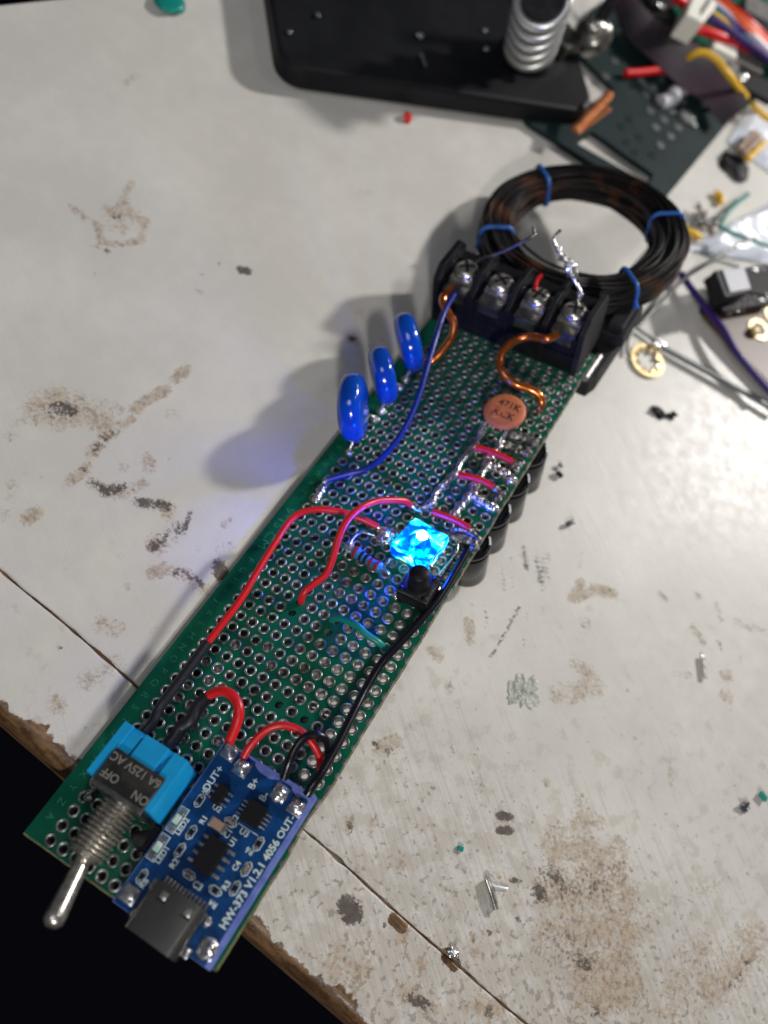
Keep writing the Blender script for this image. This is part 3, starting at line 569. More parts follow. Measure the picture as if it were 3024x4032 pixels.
for k in range(12):
    g = MB(); g.bx(19.5+k*.66, 19.88+k*.66, -64.9, -63.6, mz+.02, mz+.45, M['solder'], .08); g.build('socket_pin', module)
def solder_pad(x, y, r, h, seed, cone=False):
    c = MB(); c.box((x, y, mz+.05), (2.5, 2.4, .1), M['solder'], None, .04)
    if h: 
        if cone: c.lathe((x, y, mz+.05), (.05, .02, 1), [(r, 0), (r*.9, h*.2), (r*.6, h*.45), (r*.45, h*.8), (r*.3, h)], M['solder'], 16)
        else: c.blob((x, y, mz+.25), (r, r, h), M['solder'], .16, seed, freq=1.8)
    c.build('solder_pad', module)
solder_pad(16.4, -44.2, 1.2, 3.0, 1, True); solder_pad(19.6, -45.3, 1.25, 1.3, 2); solder_pad(26.9, -45.4, 1.35, 1.2, 3); solder_pad(30.3, -45.9, 1.1, .8, 4)
solder_pad(16.3, -68.4, 1.1, .25, 5); solder_pad(30.4, -68.3, 1.45, 1.2, 6)

# ---------------------------------------------------------------- toggle switch lying on its side
sw = MB(); sz = 8.1; sx0, sx1, sy0, sy1 = 1.15, 13.5, -58.4, -49.4
sw.bx(sx0, sx1, sy0, sy1, .25, sz-.75, M['blue_plastic'])
for a, b in ((sx0, 2.9), (4.3, 5.7), (6.3, 10.6), (12.0, sx1)): pass
sw.bx(sx0, 3.0, sy0, sy1, sz-.75, sz-.02, M['blue_plastic']); sw.bx(3.0, 5.0, sy0, sy1-.35, sz-.75, sz-.35, M['blue_plastic']); sw.bx(5.4, 9.9, sy0, sy1, sz-.75, sz-.02, M['blue_plastic'])
sw.bx(10.9, sx1, sy0, sy1, sz-.75, sz-.02, M['blue_plastic'])
sw.bx(3.0, 12.4, sy0, -55, sz-.75, sz-.02, M['blue_plastic'])
switch = sw.build('toggle_switch', root, 'sky blue toggle switch soldered flat at the front left of the board', bevel=.12)
c = MB(); c.bx(2.9, 12.5, -59.1, -53.3, sz+.0, sz+.35, M['steel_dark'], .1)
c.bx(2.9, 12.5, -59.35, -58.42, .6, sz+.32, M['steel_dark'], .12)
c.build('metal_bracket', switch)
c = MB(); c.bx(3.2, 12.2, -58.6, -53.5, sz+.355, sz+.375, M['plate_black']); c.build('rating_plate', switch)
zt = sz+.40
for t_, x_, y_ in (('6A 125V AC', 7.7, -54.5), ('ON', 11.0, -57.4), ('OFF', 5.0, -57.1)):
    c = MB(); c.text(t_, (x_, y_, zt), 1.85, M['silver_print'], (-1, 0, 0), (0, -1, 0), weight=.03, sx=.97); c.build('printed_text', switch)
c = MB(); prof = [(2.5, -.2), (2.5, .25)]; y = .3
while y < 8.4: prof += [(2.95, y+.14), (2.95, y+.28), (2.45, y+.58), (2.45, y+.66)]; y += .74
prof += [(2.6, 8.5), (2.2, 8.75), (1.5, 8.75)]
c.lathe((7.6, -59.3, 4.1), (0, -1, 0), prof, M['steel'], 40); c.build('threaded_bushing', switch)
c = MB(); c.lathe((7.7, -67.6, 4.1), (.34, -1, .30), [(1.1, 0), (1.2, 2), (1.48, 8.0), (1.52, 9.2), (1.4, 9.9), (.9, 10.4), (.1, 10.5)], M['steel'], 28); c.build('lever', switch)
for x in (3.0, 7.6):
    c = MB(); c.bx(x-.9, x+.9, -49.5, -46.8, 3.7, 4.4, M['solder'], .1); c.build('terminal', switch)
for x in (0.4,):
    c = MB(); c.blob((1.0, -60.3, .7), (.8, 1.2, .9), M['flux'], .3, 4); c.build('solder_tab', switch)
c = MB(); c.bx(12.4, 13.8, -62.8, -58.6, .1, .8, M['matt_black'], .2); c.blob((12.3,-61.5,.4),(1.7,1.5,.6),M['matt_black'],.25,8); c.build('black_lump', switch)  # matt black slab and lump on the board right of the bushing

# ---------------------------------------------------------------- terminal block (barrier strip)
tb = MB(); tx0, tx1, ty0, ty1 = -4.1, 30.9, 59.2, 72.0
tb.bx(tx0+.1, tx1-.1, 60.2, 71.6, .05, 9.3, M['black_plastic'])
tb.bx(tx0+.1, tx1-.1, 68.8, 71.8, 9.3, 11.0, M['black_plastic'])
tb.bx(tx0+.1, tx1-.1, 59.7, 60.2, .05, 4.5, M['black_plastic'])
DX = [(-4.1, -2.7), (4.3, 5.5), (12.75, 13.95), (21.3, 22.5), (29.6, 30.9)]
for i, (a, b) in enumerate(DX):
    prof = [(ty0 if i in (0, 4) else 59.5, 0), (ty1, 0), (ty1, 12.2), (70.2, 14.4), (61.6 if i in (0, 4) else 63.0, 14.4), (ty0 if i in (0, 4) else 59.5, 12.0 if i in (0, 4) else 10.5)]
    vs = [(a, y, z) for y, z in prof]+[(b, y, z) for y, z in prof]; n_ = 6
    tb.add(vs, [list(range(n_)), [n_+k for k in range(n_)][::-1]]+[[k, n_+k, n_+(k+1) % n_, (k+1) % n_] for k in range(n_)], M['matt_black'] if i == 4 else M['black_plastic'])  # right end wall uses a lighter black, light falling on it put into colour
tblock = tb.build('terminal_block', root, 'black four way screw terminal block at the back of the board', bevel=.12)
for i in range(4):
    cx = (DX[i][1]+DX[i+1][0])/2
    c = MB(); c.bx(cx-2.7, cx+2.7, 59.9, 68.6, 9.32, 9.9, M['steel_dark'], .1); c.bx(cx-2.3, cx+2.3, 59.35, 60.0, 7.4, 9.8, M['steel_dark'], .1); c.build('terminal_plate', tblock)
    c = MB(); c.box((cx, 65.4, 10.35), (5.4, 5.4, .8), M['steel'], None, .18)
    c.lathe((cx, 65.4, 10.7), (0, 0, 1), [(2.75, 0), (2.85, .5), (2.7, 1.2), (2.2, 1.75), (1.2, 2.0), (.02, 2.05)], M['steel'], 28)
    for an in (30+i*25, 120+i*25): c.box((cx, 65.4, 12.62), (3.4, .62, .35), M['chip'], Matrix.Rotation(R(an), 3, 'Z'))
    for q in range(9): a_ = q*.7; c.blob((cx+2.5*math.cos(a_), 65.4+2.5*math.sin(a_), 11.2), .45, M['solder'], .2, q+i*9, 2)
    c.build('terminal_screw', tblock)
# black bracket under the rear of the board that carries the coil
c = MB()
vs2 = [(20, 61.0), (33.8, 61.0), (34.8, 64), (35.4, 84), (31, 90), (16, 90), (16, 70)]
c.poly(vs2, -6.5, -1.75, M['matt_black']); c.bx(31.4, 35.0, 75, 84, -1.75, 3.0, M['matt_black'])
c.bx(16, 36, 74, 86, -1.75, 1.2, M['matt_black'])
c.build('coil_bracket', root, 'matt black block under the rear of the board below the coil', bevel=.4)
c = MB(); c.cyl((32.6, 61, -1.0), (32.9, 68.5, -.8), .9, M['tin']); c.build('solder_seam', root)

# ---------------------------------------------------------------- wire coil
co = MB(); CC = Vector((15.2, 96.6, 5.0)); 
for k in range(112):
    rg_ = rnd.random(); rg_ = -3.4+6.8*((k % 11)/10)+rnd.uniform(-.3, .3); zz_ = -3.5+7.0*((k//11)/9.5)+rnd.uniform(-.3, .3)
    if abs(rg_) > 2.6 and abs(zz_) > 2.9: continue
    R0 = 20.2+rg_*.95; n1 = 110; m_ = 5; rw = .37; vs = []
    s1, s2, s3 = rnd.uniform(0, 6.28), rnd.uniform(0, 6.28), rnd.uniform(0, 6.28)
    for q in range(n1):
        a = 2*math.pi*q/n1
        rad = R0+.55*math.sin(2*a+s1)*.5+.35*math.sin(3*a+s2)+.18*math.sin(7*a+s3)
        z = zz_+.4*math.sin(2*a+s2)+.3*math.sin(3*a+s3)
        cdir = Vector((math.cos(a), math.sin(a), 0)); p_ = CC+cdir*rad+Vector((0, 0, z))
        for e in range(m_):
            b_ = 2*math.pi*e/m_; vs.append(p_+cdir*math.cos(b_)*rw+Vector((0, 0, math.sin(b_)*rw)))
    fs = [[q*m_+e, ((q+1) % n1)*m_+e, ((q+1) % n1)*m_+(e+1) % m_, q*m_+(e+1) % m_] for q in range(n1) for e in range(m_)]
    co.add(vs, fs, M['winding'], True)
coil = co.build('wire_coil', root, 'thick round coil of dark enamelled wire behind the terminal block')
for px, py in ((2150, 720), (2603, 870), (1912, 925), (2525, 1170)):
    q = B(px, py, 7); a = math.atan2(q.y-CC.y, q.x-CC.x); cdir = Vector((math.cos(a), math.sin(a), 0))
    c = MB(); pts = []
    for e in range(25):
        b_ = 2*math.pi*e/24; pts.append(CC+cdir*(20.2+3.7*max(-1, min(1, 1.25*math.cos(b_))))+Vector((0, 0, 3.95*max(-1, min(1, 1.2*math.sin(b_)))))+cdir.cross(Vector((0,0,1)))*.25*math.sin(b_*2))
    c.tube(pts, .48, M['tie'], 8, 3)
    e_ = CC+cdir*24.0; c.tube([e_, e_+cdir*.5+Vector((0,0,-.6)), e_+cdir*.9+Vector((.3,0,-1.4))], .4, M['tie'], 8, 4)
    c.build('coil_tie', coil)

# ---------------------------------------------------------------- blue disc capacitors
def varistor(cy, cx, D, th, lean, yaw, lift, label, legs, seed):
    l, w_ = R(lean), R(yaw)
    u = Vector((-math.sin(l), 0, math.cos(l))); v = Vector((math.sin(w_), math.cos(w_), 0)); n_ = v.cross(u).normalized()
    ctr = Vector((cx, cy, lift+D/2))
    b = bmesh.new(); bmesh.ops.create_uvsphere(b, u_segments=40, v_segments=22, radius=1)
    for vv in b.verts:
        x, y, z = vv.co; rr = math.hypot(x, y); ang = math.atan2(y, x)
        Rr = min(1, rr**.55)*D/2*(1+.02*noise.noise(Vector((math.cos(ang)*2, math.sin(ang)*2, seed))))
        tt = math.copysign(abs(z)**.75, z)*th/2*(1-.12*(1-rr)**2)
        vv.co = ctr+u*(math.sin(ang)*Rr)+v*(math.cos(ang)*Rr)+n_*tt
    c = MB(); c.bm(b, M['blue_epoxy'], smooth=True)
    for lg in legs:                           # coated stub of each leg
        p0 = Vector((lg[0], lg[1], .2)); p1 = ctr - u*(D/2*.88)+v*((lg[1]-cy)*.62)
        c.tube([p1, p1*.6+p0*.4], lambda t: 1.15-.75*t, M['blue_epoxy'], 12, 4)
    o = c.build('disc_capacitor', root, label)
    for lg in legs:
        d = MB(); p0 = Vector((lg[0], lg[1], -.8)); p1 = ctr - u*(D/2*.8)+v*((lg[1]-cy)*.65)
        d.tube([p0, p0+Vector((0, 0, 1.3)), p1*.45+p0*.55+Vector((0, 0, .8)), p1], .32, M['solder'], 8, 5)
        d.blob((lg[0], lg[1], .15), (.75, .75, .45), M['solder'], .15, lg[1]); d.build('lead', o)
varistor(22.6, -1.7, 13.2, 5.6, 6, -25, 1.4, 'nearest blue disc capacitor, showing its broad side', [(0, 17.8), (0, 27.9)], 1)
varistor(33.4, -1.3, 11.6, 5.0, 6, -43, 1.6, 'middle blue disc capacitor seen edge on', [(0, 30.48), (0, 38.1)], 2)
varistor(43.8, -1.2, 11.8, 5.0, 10, -43, 1.8, 'blue disc capacitor farthest from the LED, next to the copper wire', [(0, 40.64), (0, 48.26)], 3)

# ---------------------------------------------------------------- orange ceramic capacitor
oc = MB(); q = B(1987, 1622, 3.2); tilt = Matrix.Rotation(R(9), 3, 'X')@Matrix.Rotation(R(-4), 3, 'Y')
b = bmesh.new(); bmesh.ops.create_uvsphere(b, u_segments=40, v_segments=20, radius=1)
for vv in b.verts:
    x, y, z = vv.co; rr = math.hypot(x, y); f_ = (min(1, rr**.5)/rr if rr > 1e-6 else 0)
    vv.co = Vector((x*f_*4.35, y*f_*4.2, math.copysign(abs(z)**.8, z)*.95))
oc.bm(b, M['orange_cer'], Matrix.Translation(q)@tilt.to_4x4(), True)
e1 = B(1915, 1660, 2.3); e2 = B(2003, 1684, 2.0)
for e in (e1, e2): oc.tube([q*.5+e*.5, e], lambda t: 1.5-1.0*t, M['orange_cer'], 12, 6)
cer = oc.build('ceramic_capacitor', root, 'orange ceramic disc capacitor with dark lettering')
c = MB(); dv = tilt@Vector((1, 0, 0)); uv = tilt@Vector((0, 1, 0)); nv_ = tilt@Vector((0, 0, 1))
def ot(t, dx, dy, s): c.text(t, q+nv_*.93+dv*dx+uv*dy, s, M['ink'], dv, uv, thick=.03, weight=.035, sx=1.0)
ot('471K', .5, 1.25, 2.2); ot('KCK', .4, -1.2, 2.25)
for a_, b_ in (((-2.2, .22), (.6, .02)),): c.box(q+nv_*.93+dv*-.9+uv*.05, (2.6, .14, .03), M['ink'], tilt)
c.build('capacitor_print', cer)
for e, f in ((e1, (1880, 1735, .6)), (e2, (1966, 1752, .6))):
    c = MB(); g = B(*f); c.tube([e+Vector((0, 0, .1)), e*.5+g*.5+Vector((0, 0, .2)), g], .38, M['solder'], 10, 6, wob=.3); c.build('lead', cer)

# ---------------------------------------------------------------- solder tracks on the board
def track(pts, r, m, name='solder_track', lumps=True, seed=0):
    c = MB(); Pp = [B(a, b_, .25) for a, b_ in pts]
    c.tube(Pp, lambda t: r*1.2*(.9+.3*noise.noise(Vector((t*len(pts)*1.6, seed, 0)))), M[m], 14, 9, wob=.22)
    if lumps:
        for i, p_ in enumerate(Pp): c.blob(p_+Vector((0, 0, .05)), (r*rnd.uniform(1.0, 1.5), r*rnd.uniform(1.0, 1.5), r*rnd.uniform(.9, 1.2)), M[m], .16, i+seed, 3)
    return c.build(name, root)
track([(1906,1680),(1876,1745),(1828,1802),(1789,1866),(1738,1916),(1712,1953),(1695,1981),(1652,2008),(1627,1990)], .62, 'solder', seed=1)
track([(1906,1700),(1880,1730),(1862,1762),(1838,1800)], .5, 'flux', seed=9)
track([(1968,1745),(1962,1764),(1938,1790),(1920,1806),(1917,1833),(1895,1868),(1872,1914),(1859,1944),(1837,1966),(1812,1994),(1790,2023)], .75, 'solder', seed=2)
track([(1920,1830),(1953,1846),(1989,1868),(2011,1888)], .85, 'solder', seed=3)
track([(1862,1948),(1888,1969),(1924,1992),(1944,1998)], .85, 'solder', seed=4)
track([(1997,1755),(2036,1772),(2075,1784)], .85, 'flux', seed=5)
track([(2018,1716),(2062,1723),(2105,1745)], .85, 'flux', seed=6)
track([(2020,1830),(2045,1830),(2030,1850)], .6, 'flux', seed=7)
track([(1950,1925),(1975,1945),(1955,1965)], .6, 'flux', seed=8)
track([(1800,2085),(1850,2095),(1880,2125)], .7, 'flux', seed=10)
track([(1760,2110),(1810,2120),(1860,2135),(1868,2160)], .8, 'flux', seed=11)
track([(1505,2235),(1520,2220),(1532,2205)], .35, 'solder', seed=12)
track([(1245,1968),(1262,1935),(1276,1918),(1284,1895)], .65, 'solder', seed=13)
track([(1780,2085),(1800,2160),(1730,2270)], .3, 'solder', lumps=False, seed=15)
c = MB()
for (a, b_, r_, s_) in ((1522,2112,1.7,1),(1500,2125,1.1,2),(1548,2108,1.3,3)): c.blob(B(a, b_, .5), (r_, r_*.9, r_*.8), M['solder'], .3, s_, freq=1.6)
c.build('solder_blob', root, 'large shiny solder blob beside the lit LED')

# ---------------------------------------------------------------- wires
def wire(name, pts, r, m, label=None, bare=None, n=14):
    c = MB(); c.tube(Bl(pts), r, M[m], n, 9); o = c.build(name, root, label)
    if bare:
        d = MB(); d.tube(Bl(bare), .33, M['solder'], 8, 5); d.build('bare_end', o)
    return o
wire('wire', [(812,2537,5.0),(946,2362,5.4),(1010,2255,5.6),(1075,2150,5.6),(1150,2042,5.4),(1230,2008,5.0),(1330,2013,4.0),(1420,2042,2.4),(1488,2074,1.3)], .62, 'red', 'long red wire running from the switch sleeve to the solder blob', [(1480,2070,1.4),(1502,2085,.9),(1515,2105,.7)])
wire('heat_shrink', [(817,2531,5.0),(730,2650,5.0),(655,2750,5.0),(623,2797,4.6),(600,2845,4.4),(566,2885,4.1)], .86, 'shrink', 'straight black heat shrink sleeve on the outer switch wire')
wire('heat_shrink', [(816,2742,6.0),(775,2790,5.8),(752,2835,5.6),(715,2862,5.0),(690,2900,4.6),(662,2935,4.2)], 1.12, 'shrink', 'lumpy bent black heat shrink sleeve on the inner switch wire')
wire('wire', [(809,2748,6.0),(842,2728,6.8),(885,2722,7.4),(925,2750,7.4),(942,2800,7.0),(928,2860,5.8),(900,2925,4.6)], .82, 'red', 'short looped red wire from the inner sleeve to the OUT+ pad')
wire('wire', [(959,2980,4.0),(990,2930,5.2),(1050,2874,6.0),(1110,2856,6.2),(1174,2874,6.0),(1224,2918,5.2),(1256,2975,3.4),(1262,3030,1.4),(1255,3075,-1.0)], .62, 'red', 'arched red wire from the B+ pad down through the board')
wire('wire', [(1116,3064,4.2),(1140,2995,6.0),(1178,2925,7.0),(1215,2896,7.2),(1255,2895,6.8),(1284,2915,5.6),(1294,2950,3.6),(1290,2990,1.0),(1285,3010,-1.0)], .70, 'black_pvc', 'short looped black wire from the B- pad')
wire('wire', [(1207,3130,3.6),(1228,3098,4.2),(1262,3048,4.4),(1330,2930,3.6),(1396,2797,2.6),(1447,2700,1.6),(1506,2607,1.3),(1572,2534,1.2),(1652,2447,1.1),(1726,2358,1.1),(1791,2253,1.0),(1838,2170,1.0)], .74, 'black_pvc', 'long black wire along the right edge of the board')
wire('wire', [(1306,2446,-.6),(1312,2436,.6),(1345,2436,1.9),(1406,2464,2.3),(1440,2496,2.0),(1488,2528,1.2),(1522,2556,-.5)], .63, 'green_pvc', 'short teal wire bridging two holes')
wire('wire', [(1187,2378,-1.2),(1186,2362,.8),(1199,2330,2.4),(1236,2300,2.8),(1276,2269,3.2),(1298,2233,3.8),(1316,2180,5.0),(1334,2117,6.5),(1365,2052,7.6),(1417,2002,7.6),(1479,1975,6.2),(1525,1970,5.0),(1590,1972,3.0),(1616,1988,1.6)], .64, 'red', 'curved red wire crossing above the long red wire, tinted violet by the LED', [(1612,1985,1.8),(1630,2002,1.0),(1655,2012,.6)])
wire('wire', [(1287,1889,1.6),(1363,1868,2.0),(1435,1850,2.4),(1489,1815,2.9),(1543,1760,3.6),(1590,1692,4.4),(1627,1616,5.2),(1656,1536,6.2),(1672,1480,7.0),(1703,1372,8.4),(1745,1239,10.0),(1792,1152,11.0)], .62, 'blue_pvc', 'navy blue wire from the left pad up to the first terminal', [(1292,1886,1.5),(1276,1899,.9),(1262,1925,.5)])
wire('jumper_wire', [(1872,1763,1.3),(1920,1774,1.5),(1970,1794,1.5),(2020,1817,1.3)], .66, 'red', 'red insulated jumper nearest the orange capacitor')
wire('jumper_wire', [(1805,1868,1.3),(1850,1878,1.6),(1900,1894,1.6),(1942,1918,1.3)], .66, 'red', 'middle red insulated jumper')
wire('jumper_wire', [(1704,2016,1.3),(1760,2036,1.4),(1810,2058,1.4),(1848,2081,1.3)], .66, 'red', 'red insulated jumper touching the lit LED, tinted violet')
wire('copper_wire', [(1778,1135,10.6),(1752,1160,10.6),(1744,1190,10.2),(1762,1228,9.4),(1786,1270,8.4),(1783,1316,7.0),(1755,1362,5.2),(1722,1402,3.6),(1686,1428,2.4),(1664,1428,1.2),(1660,1432,-.6)], .88, 'enamel', 'thick orange enamelled copper wire from the first terminal')
wire('copper_wire', [(2195,1316,10.2),(2150,1334,9.8),(2086,1325,9.0),(2028,1341,8.2),(1984,1379,7.4),(1967,1427,6.4),(1984,1476,5.4),(2030,1512,4.4),(2086,1532,3.6),(2120,1554,2.8),(2133,1586,1.6),(2122,1612,.2),(2118,1618,-.8)], .90, 'enamel', 'thick orange enamelled copper wire from the fourth terminal')
wire('bent_lead', [(1858,1052,11.5),(1882,1027,13),(1976,992,16),(2094,933,20),(2101,915,20.3),(2100,894,20.6)], .34, 'steel_dark', 'thin bent grey lead over the first terminal')
c = MB(); lp = Bl([(2250,1210,11.5),(2262,1203,12),(2282,1175,13),(2286,1149,14),(2270,1120,15),(2252,1085,16.5),(2240,1050,18),(2211,1008,20),(2180,950,22),(2190,925,22.5),(2207,906,23)])
c.tube(lp, .36, M['solder'], 8, 6)
for i, (a, b_, h, r_) in enumerate([(2248,1055,17.6,1.2),(2253,1078,16.6,1.1),(2215,1012,19.8,.8),(2240,1038,18.4,.9),(2202,985,20.8,.6),(2284,1160,13.6,.7)]): c.blob(B(a, b_, h), r_, M['solder'], .3, i)
c.build('bent_lead', root, 'thin silver lead beaded with solder over the fourth terminal')
wire('bent_lead', [(2107,1150,11.5),(2111,1120,13.5),(2121,1092,14.5),(2134,1086,14.6)], .45, 'red', 'stub of red wire behind the third screw')
wire('bent_lead', [(1383+90,2108,.5),(1440,2098,1.0),(1420,2098,1.2),(1398,2112,1.3),(1380,2140,1.5),(1382,2165,1.5)], .2, 'solder', 'thin bent lead beside the resistor')

# ---------------------------------------------------------------- resistor
a1 = B(1388, 2166, 1.5); a2 = B(1506, 2243, 1.5); ax = (a2-a1); LN = ax.length; ax = ax.normalized()
c = MB(); k_ = LN/6.3
prof = [(.1, 0), (.65, .05), (1.05, .35), (1.15, .8), (1.1, 1.35), (.93, 1.8), (.93, 4.5), (1.1, 4.95), (1.15, 5.5), (1.05, 5.95), (.65, 6.25), (.1, 6.3)]
c.lathe(a1, ax, [(r_, h*k_) for r_, h in prof], M['resistor'], 24); res = c.build('resistor', root, 'small blue banded resistor left of the LED')
for h, r_, m_ in ((.75, 1.17, 'band_red'), (1.95, .955, 'band_black'), (2.9, .955, 'band_black'), (3.9, .955, 'band_red'), (5.2, 1.16, 'band_red')):
    c = MB(); c.lathe(a1+ax*((h-.22)*k_), ax, [(r_, 0), (r_+.01, .05), (r_+.01, .5*k_), (r_, .55*k_)], M[m_], 24); c.build('colour_band', res)
for p0, p1 in ((a1, a1-ax*1.5), (a2, a2+ax*1.5)):
    c = MB(); c.tube([p0, p1, p1+Vector((0, 0, -1.6))], .28, M['solder'], 8, 4); c.build('lead', res)

# ---------------------------------------------------------------- push button
bc = B(1648, 2318, 2.2); rot = Matrix.Rotation(R(2), 3, 'Z')
c = MB(); c.box((bc.x, bc.y, 2.0), (6.0, 6.0, 3.3), M['black_plastic'], rot, .45)
for sx_ in (-1, 1):
    for sy_ in (-1, 1): c.box(Vector((bc.x, bc.y, .35))+rot@Vector((sx_*2.3, sy_*2.6, 0)), (1.2, .8, .6), M['black_plastic'], rot)
btn = c.build('push_button', root, 'square black push button beside the LED')
c = MB(); c.box((bc.x, bc.y, 3.72), (5.7, 5.7, .14), M['steel_dark'], rot, .05); c.build('cover_plate', btn)
c = MB(); c.box((bc.x, bc.y, 3.82), (5.0, 5.0, .16), M['plate_black'], rot, .06); c.build('cover_film', btn)
c = MB(); c.lathe((bc.x, bc.y, 3.7), (0, 0, 1), [(2.0, 0), (1.95, .4), (1.78, .6), (1.72, 4.1), (1.5, 4.35), (.05, 4.4)], M['black_plastic'], 32); c.build('plunger', btn)
for sx_ in (-1, 1):
    for sy_ in (-1, 1):
        q_ = Vector((bc.x, bc.y, 3.8))+rot@Vector((sx_*2.2, sy_*2.2, 0)); c = MB(); c.lathe(q_, (0, 0, 1), [(.62, 0), (.55, .3), (.3, .45), (.02, .5)], M['black_plastic'], 14); c.build('rivet', btn)
for sx_ in (-1, 1):
    for sy_ in (-1, 1):
        q_ = Vector((bc.x, bc.y, 0))+rot@Vector((sx_*3.4, sy_*2.2, 0)); c = MB(); c.tube([q_+Vector((-sx_*.5, 0, 1.4)), q_+Vector((sx_*.1, 0, .9)), q_+Vector((0, 0, -.6))], .38, M['solder'], 8, 4); c.blob(q_+Vector((0, 0, .1)), (.8, .8, .5), M['solder'], .2, sx_+2*sy_, 2); c.build('pin', btn)

# ---------------------------------------------------------------- lit blue LED
lc = B(1652, 2142, 2.6)
def glow(name, color, strength, color2=None, s2=None):
    m = bpy.data.materials.new(name); m.use_nodes = True; nt = m.node_tree; b = nt.nodes['Principled BSDF']
    b.inputs['Base Color'].default_value = (.0, .06, .22, 1); b.inputs['Roughness'].default_value = .08
    b.inputs['Emission Strength'].default_value = strength
    n_ = nt.nodes.new('ShaderNodeTexNoise'); n_.inputs['Scale'].default_value = 3.8; n_.inputs['Detail'].default_value = 2.5; n_.inputs['Distortion'].default_value = 0.9
    tc = nt.nodes.new('ShaderNodeTexCoord'); r_ = nt.nodes.new('ShaderNodeValToRGB'); el = r_.color_ramp.elements
    el[0].position = .40; el[0].color = (0.0, .03, .60, 1); el[1].position = .66; el[1].color = (.75, 1, 1, 1)
    e = el.new(.47); e.color = (0, .16, 1, 1); e = el.new(.53); e.color = (0, .75, 1, 1); e = el.new(.59); e.color = (.05, 1, 1, 1)
    nt.links.new(tc.outputs['Object'], n_.inputs[0]); nt.links.new(n_.outputs[0], r_.inputs[0]); nt.links.new(r_.outputs[0], b.inputs['Emission Color'])
    bp = nt.nodes.new('ShaderNodeBump'); bp.inputs['Strength'].default_value = .5; bp.inputs['Distance'].default_value = .03
    nt.links.new(n_.outputs[0], bp.inputs['Height']); nt.links.new(bp.outputs[0], b.inputs['Normal'])
    return m
M['zinc'] = mat('zinc_spring', (0.62,0.62,0.60), .34, .75)
M['glow'] = glow('lit_led_resin', None, 2.1)
M['die'] = mat('led_die', (1, 1, 1), .4, emit=(.6, .9, 1), estr=16)
rl = Matrix.Rotation(R(-7), 3, 'Z')
c = MB(); b = bmesh.new(); bmesh.ops.create_cube(b, size=1)
bmesh.ops.subdivide_edges(b, edges=list(b.edges), cuts=10, use_grid_fill=True)
for v in b.verts:
    p_ = Vector((v.co.x*7.6, v.co.y*7.4, v.co.z*3.4)); 
    nn = noise.noise_vector(p_*.55)*.55; nn2 = noise.noise_vector(p_*1.4)*.22
    r4 = (abs(v.co.x*2)**6+abs(v.co.y*2)**6)**(1/6)
    v.co = Vector((p_.x, p_.y, p_.z)) + nn*.55 + nn2*.6
c.bm(b, M['glow'], Matrix.Translation((lc.x, lc.y, 2.0))@rl.to_4x4(), True)
led = c.build('led', root, 'square clear LED glowing bright cyan and blue')
c = MB(); c.lathe((lc.x+.1, lc.y+.3, 3.5), (0, 0, 1), [(2.3, 0), (2.1, .6), (1.5, 1.2), (.8, 1.5), (.02, 1.6)], M['glow'], 28); c.build('lens', led)
c = MB(); c.blob((lc.x+.2, lc.y+.5, 5.0), (1.05, 1.05, .45), M['die'], .08, 1); c.build('light_spot', led)
for dx, dy in ((-4.3, -2.0), (-4.3, 2.0), (4.3, -2.0), (4.3, 2.0)):
    q_ = Vector((lc.x, lc.y, 0))+rl@Vector((dx, dy, 0)); c = MB(); c.tube([q_+Vector((-.9 if dx > 0 else .9, 0, 1.6)), q_+Vector((0, 0, 1.2)), q_+Vector((0, 0, -.5))], .35, M['solder'], 8, 4); c.build('lead', led)
def led_light(name, pos, power, size, color):
    l = bpy.data.lights.new(name, 'POINT'); l.energy = power; l.color = color; l.shadow_soft_size = size; l.specular_factor = .5
    o = bpy.data.objects.new(name, l); col.objects.link(o); o.parent = led; o.location = Vector(pos)*S; return o
led_light('led_emission', (lc.x, lc.y, 5.4), 600, .2, (0.0, 0.05, 1.0))

# ---------------------------------------------------------------- electrolytic capacitors hanging under the right edge
def ecap(y, idx, label):
    cx, r_ = 30.1, 4.05; z0, z1 = -2.2, -13.5; c = MB()
    c.lathe((cx, y, z1), (0, 0, 1), [(3.2, 0), (3.8, .02), (r_, .3), (r_, 9.2), (r_-.05, 9.45), (r_-.32, 9.75), (r_-.32, 9.95), (r_, 10.3), (r_, 10.9), (r_-.15, 11.2), (r_-.5, 11.3), (r_-.75, 11.15), (r_-.8, 10.9), (.02, 10.9)], M['cap_sleeve'], 56)
    o = c.build('electrolytic_capacitor', root, label)
    c = MB()                                  # printed stripe with minus marks on the outer side
    a0 = R(30)
    for (u0, u1, h0, h1) in ((-16, 16, 10.42, 10.80), (-16, -10.5, 9.0, 10.45), (10.5, 16, 9.0, 10.45), (-4, 4, 9.0, 9.35), (-7, 7, 5.0, 5.6), (-7, 7, 1.6, 2.2)):
        ks = 8; vs = []
        for k in range(ks+1):
            a_ = a0+R(u0+(u1-u0)*k/ks)
            for h in (h0, h1): vs.append((cx+math.cos(a_)*(r_+.03), y+math.sin(a_)*(r_+.03), z1+h))
        c.add(vs, [[2*k, 2*k+2, 2*k+3, 2*k+1] for k in range(ks)], M['grey_print'])
    vs = []
    for k in range(9):
        a_ = a0+R(-14+28*k/8)
        for rr3, zz3 in ((r_-.45, 11.33), (r_-.05, 11.2)): vs.append((cx+math.cos(a_)*rr3, y+math.sin(a_)*rr3, z1+zz3+.03))
    c.add(vs, [[2*k, 2*k+2, 2*k+3, 2*k+1] for k in range(8)], M['grey_print'])
    c.build('printed_stripe', o)
    for s_ in (-1, 1):
        c = MB(); c.cyl((cx, y+s_*1.75, -2.9), (cx, y+s_*1.75, .3), .3, M['solder'], 8); c.build('lead', o)
ecap(12.9, 0, 'black cylinder capacitor nearest the push button'); ecap(21.5, 1, 'second black cylinder capacitor from the push button')
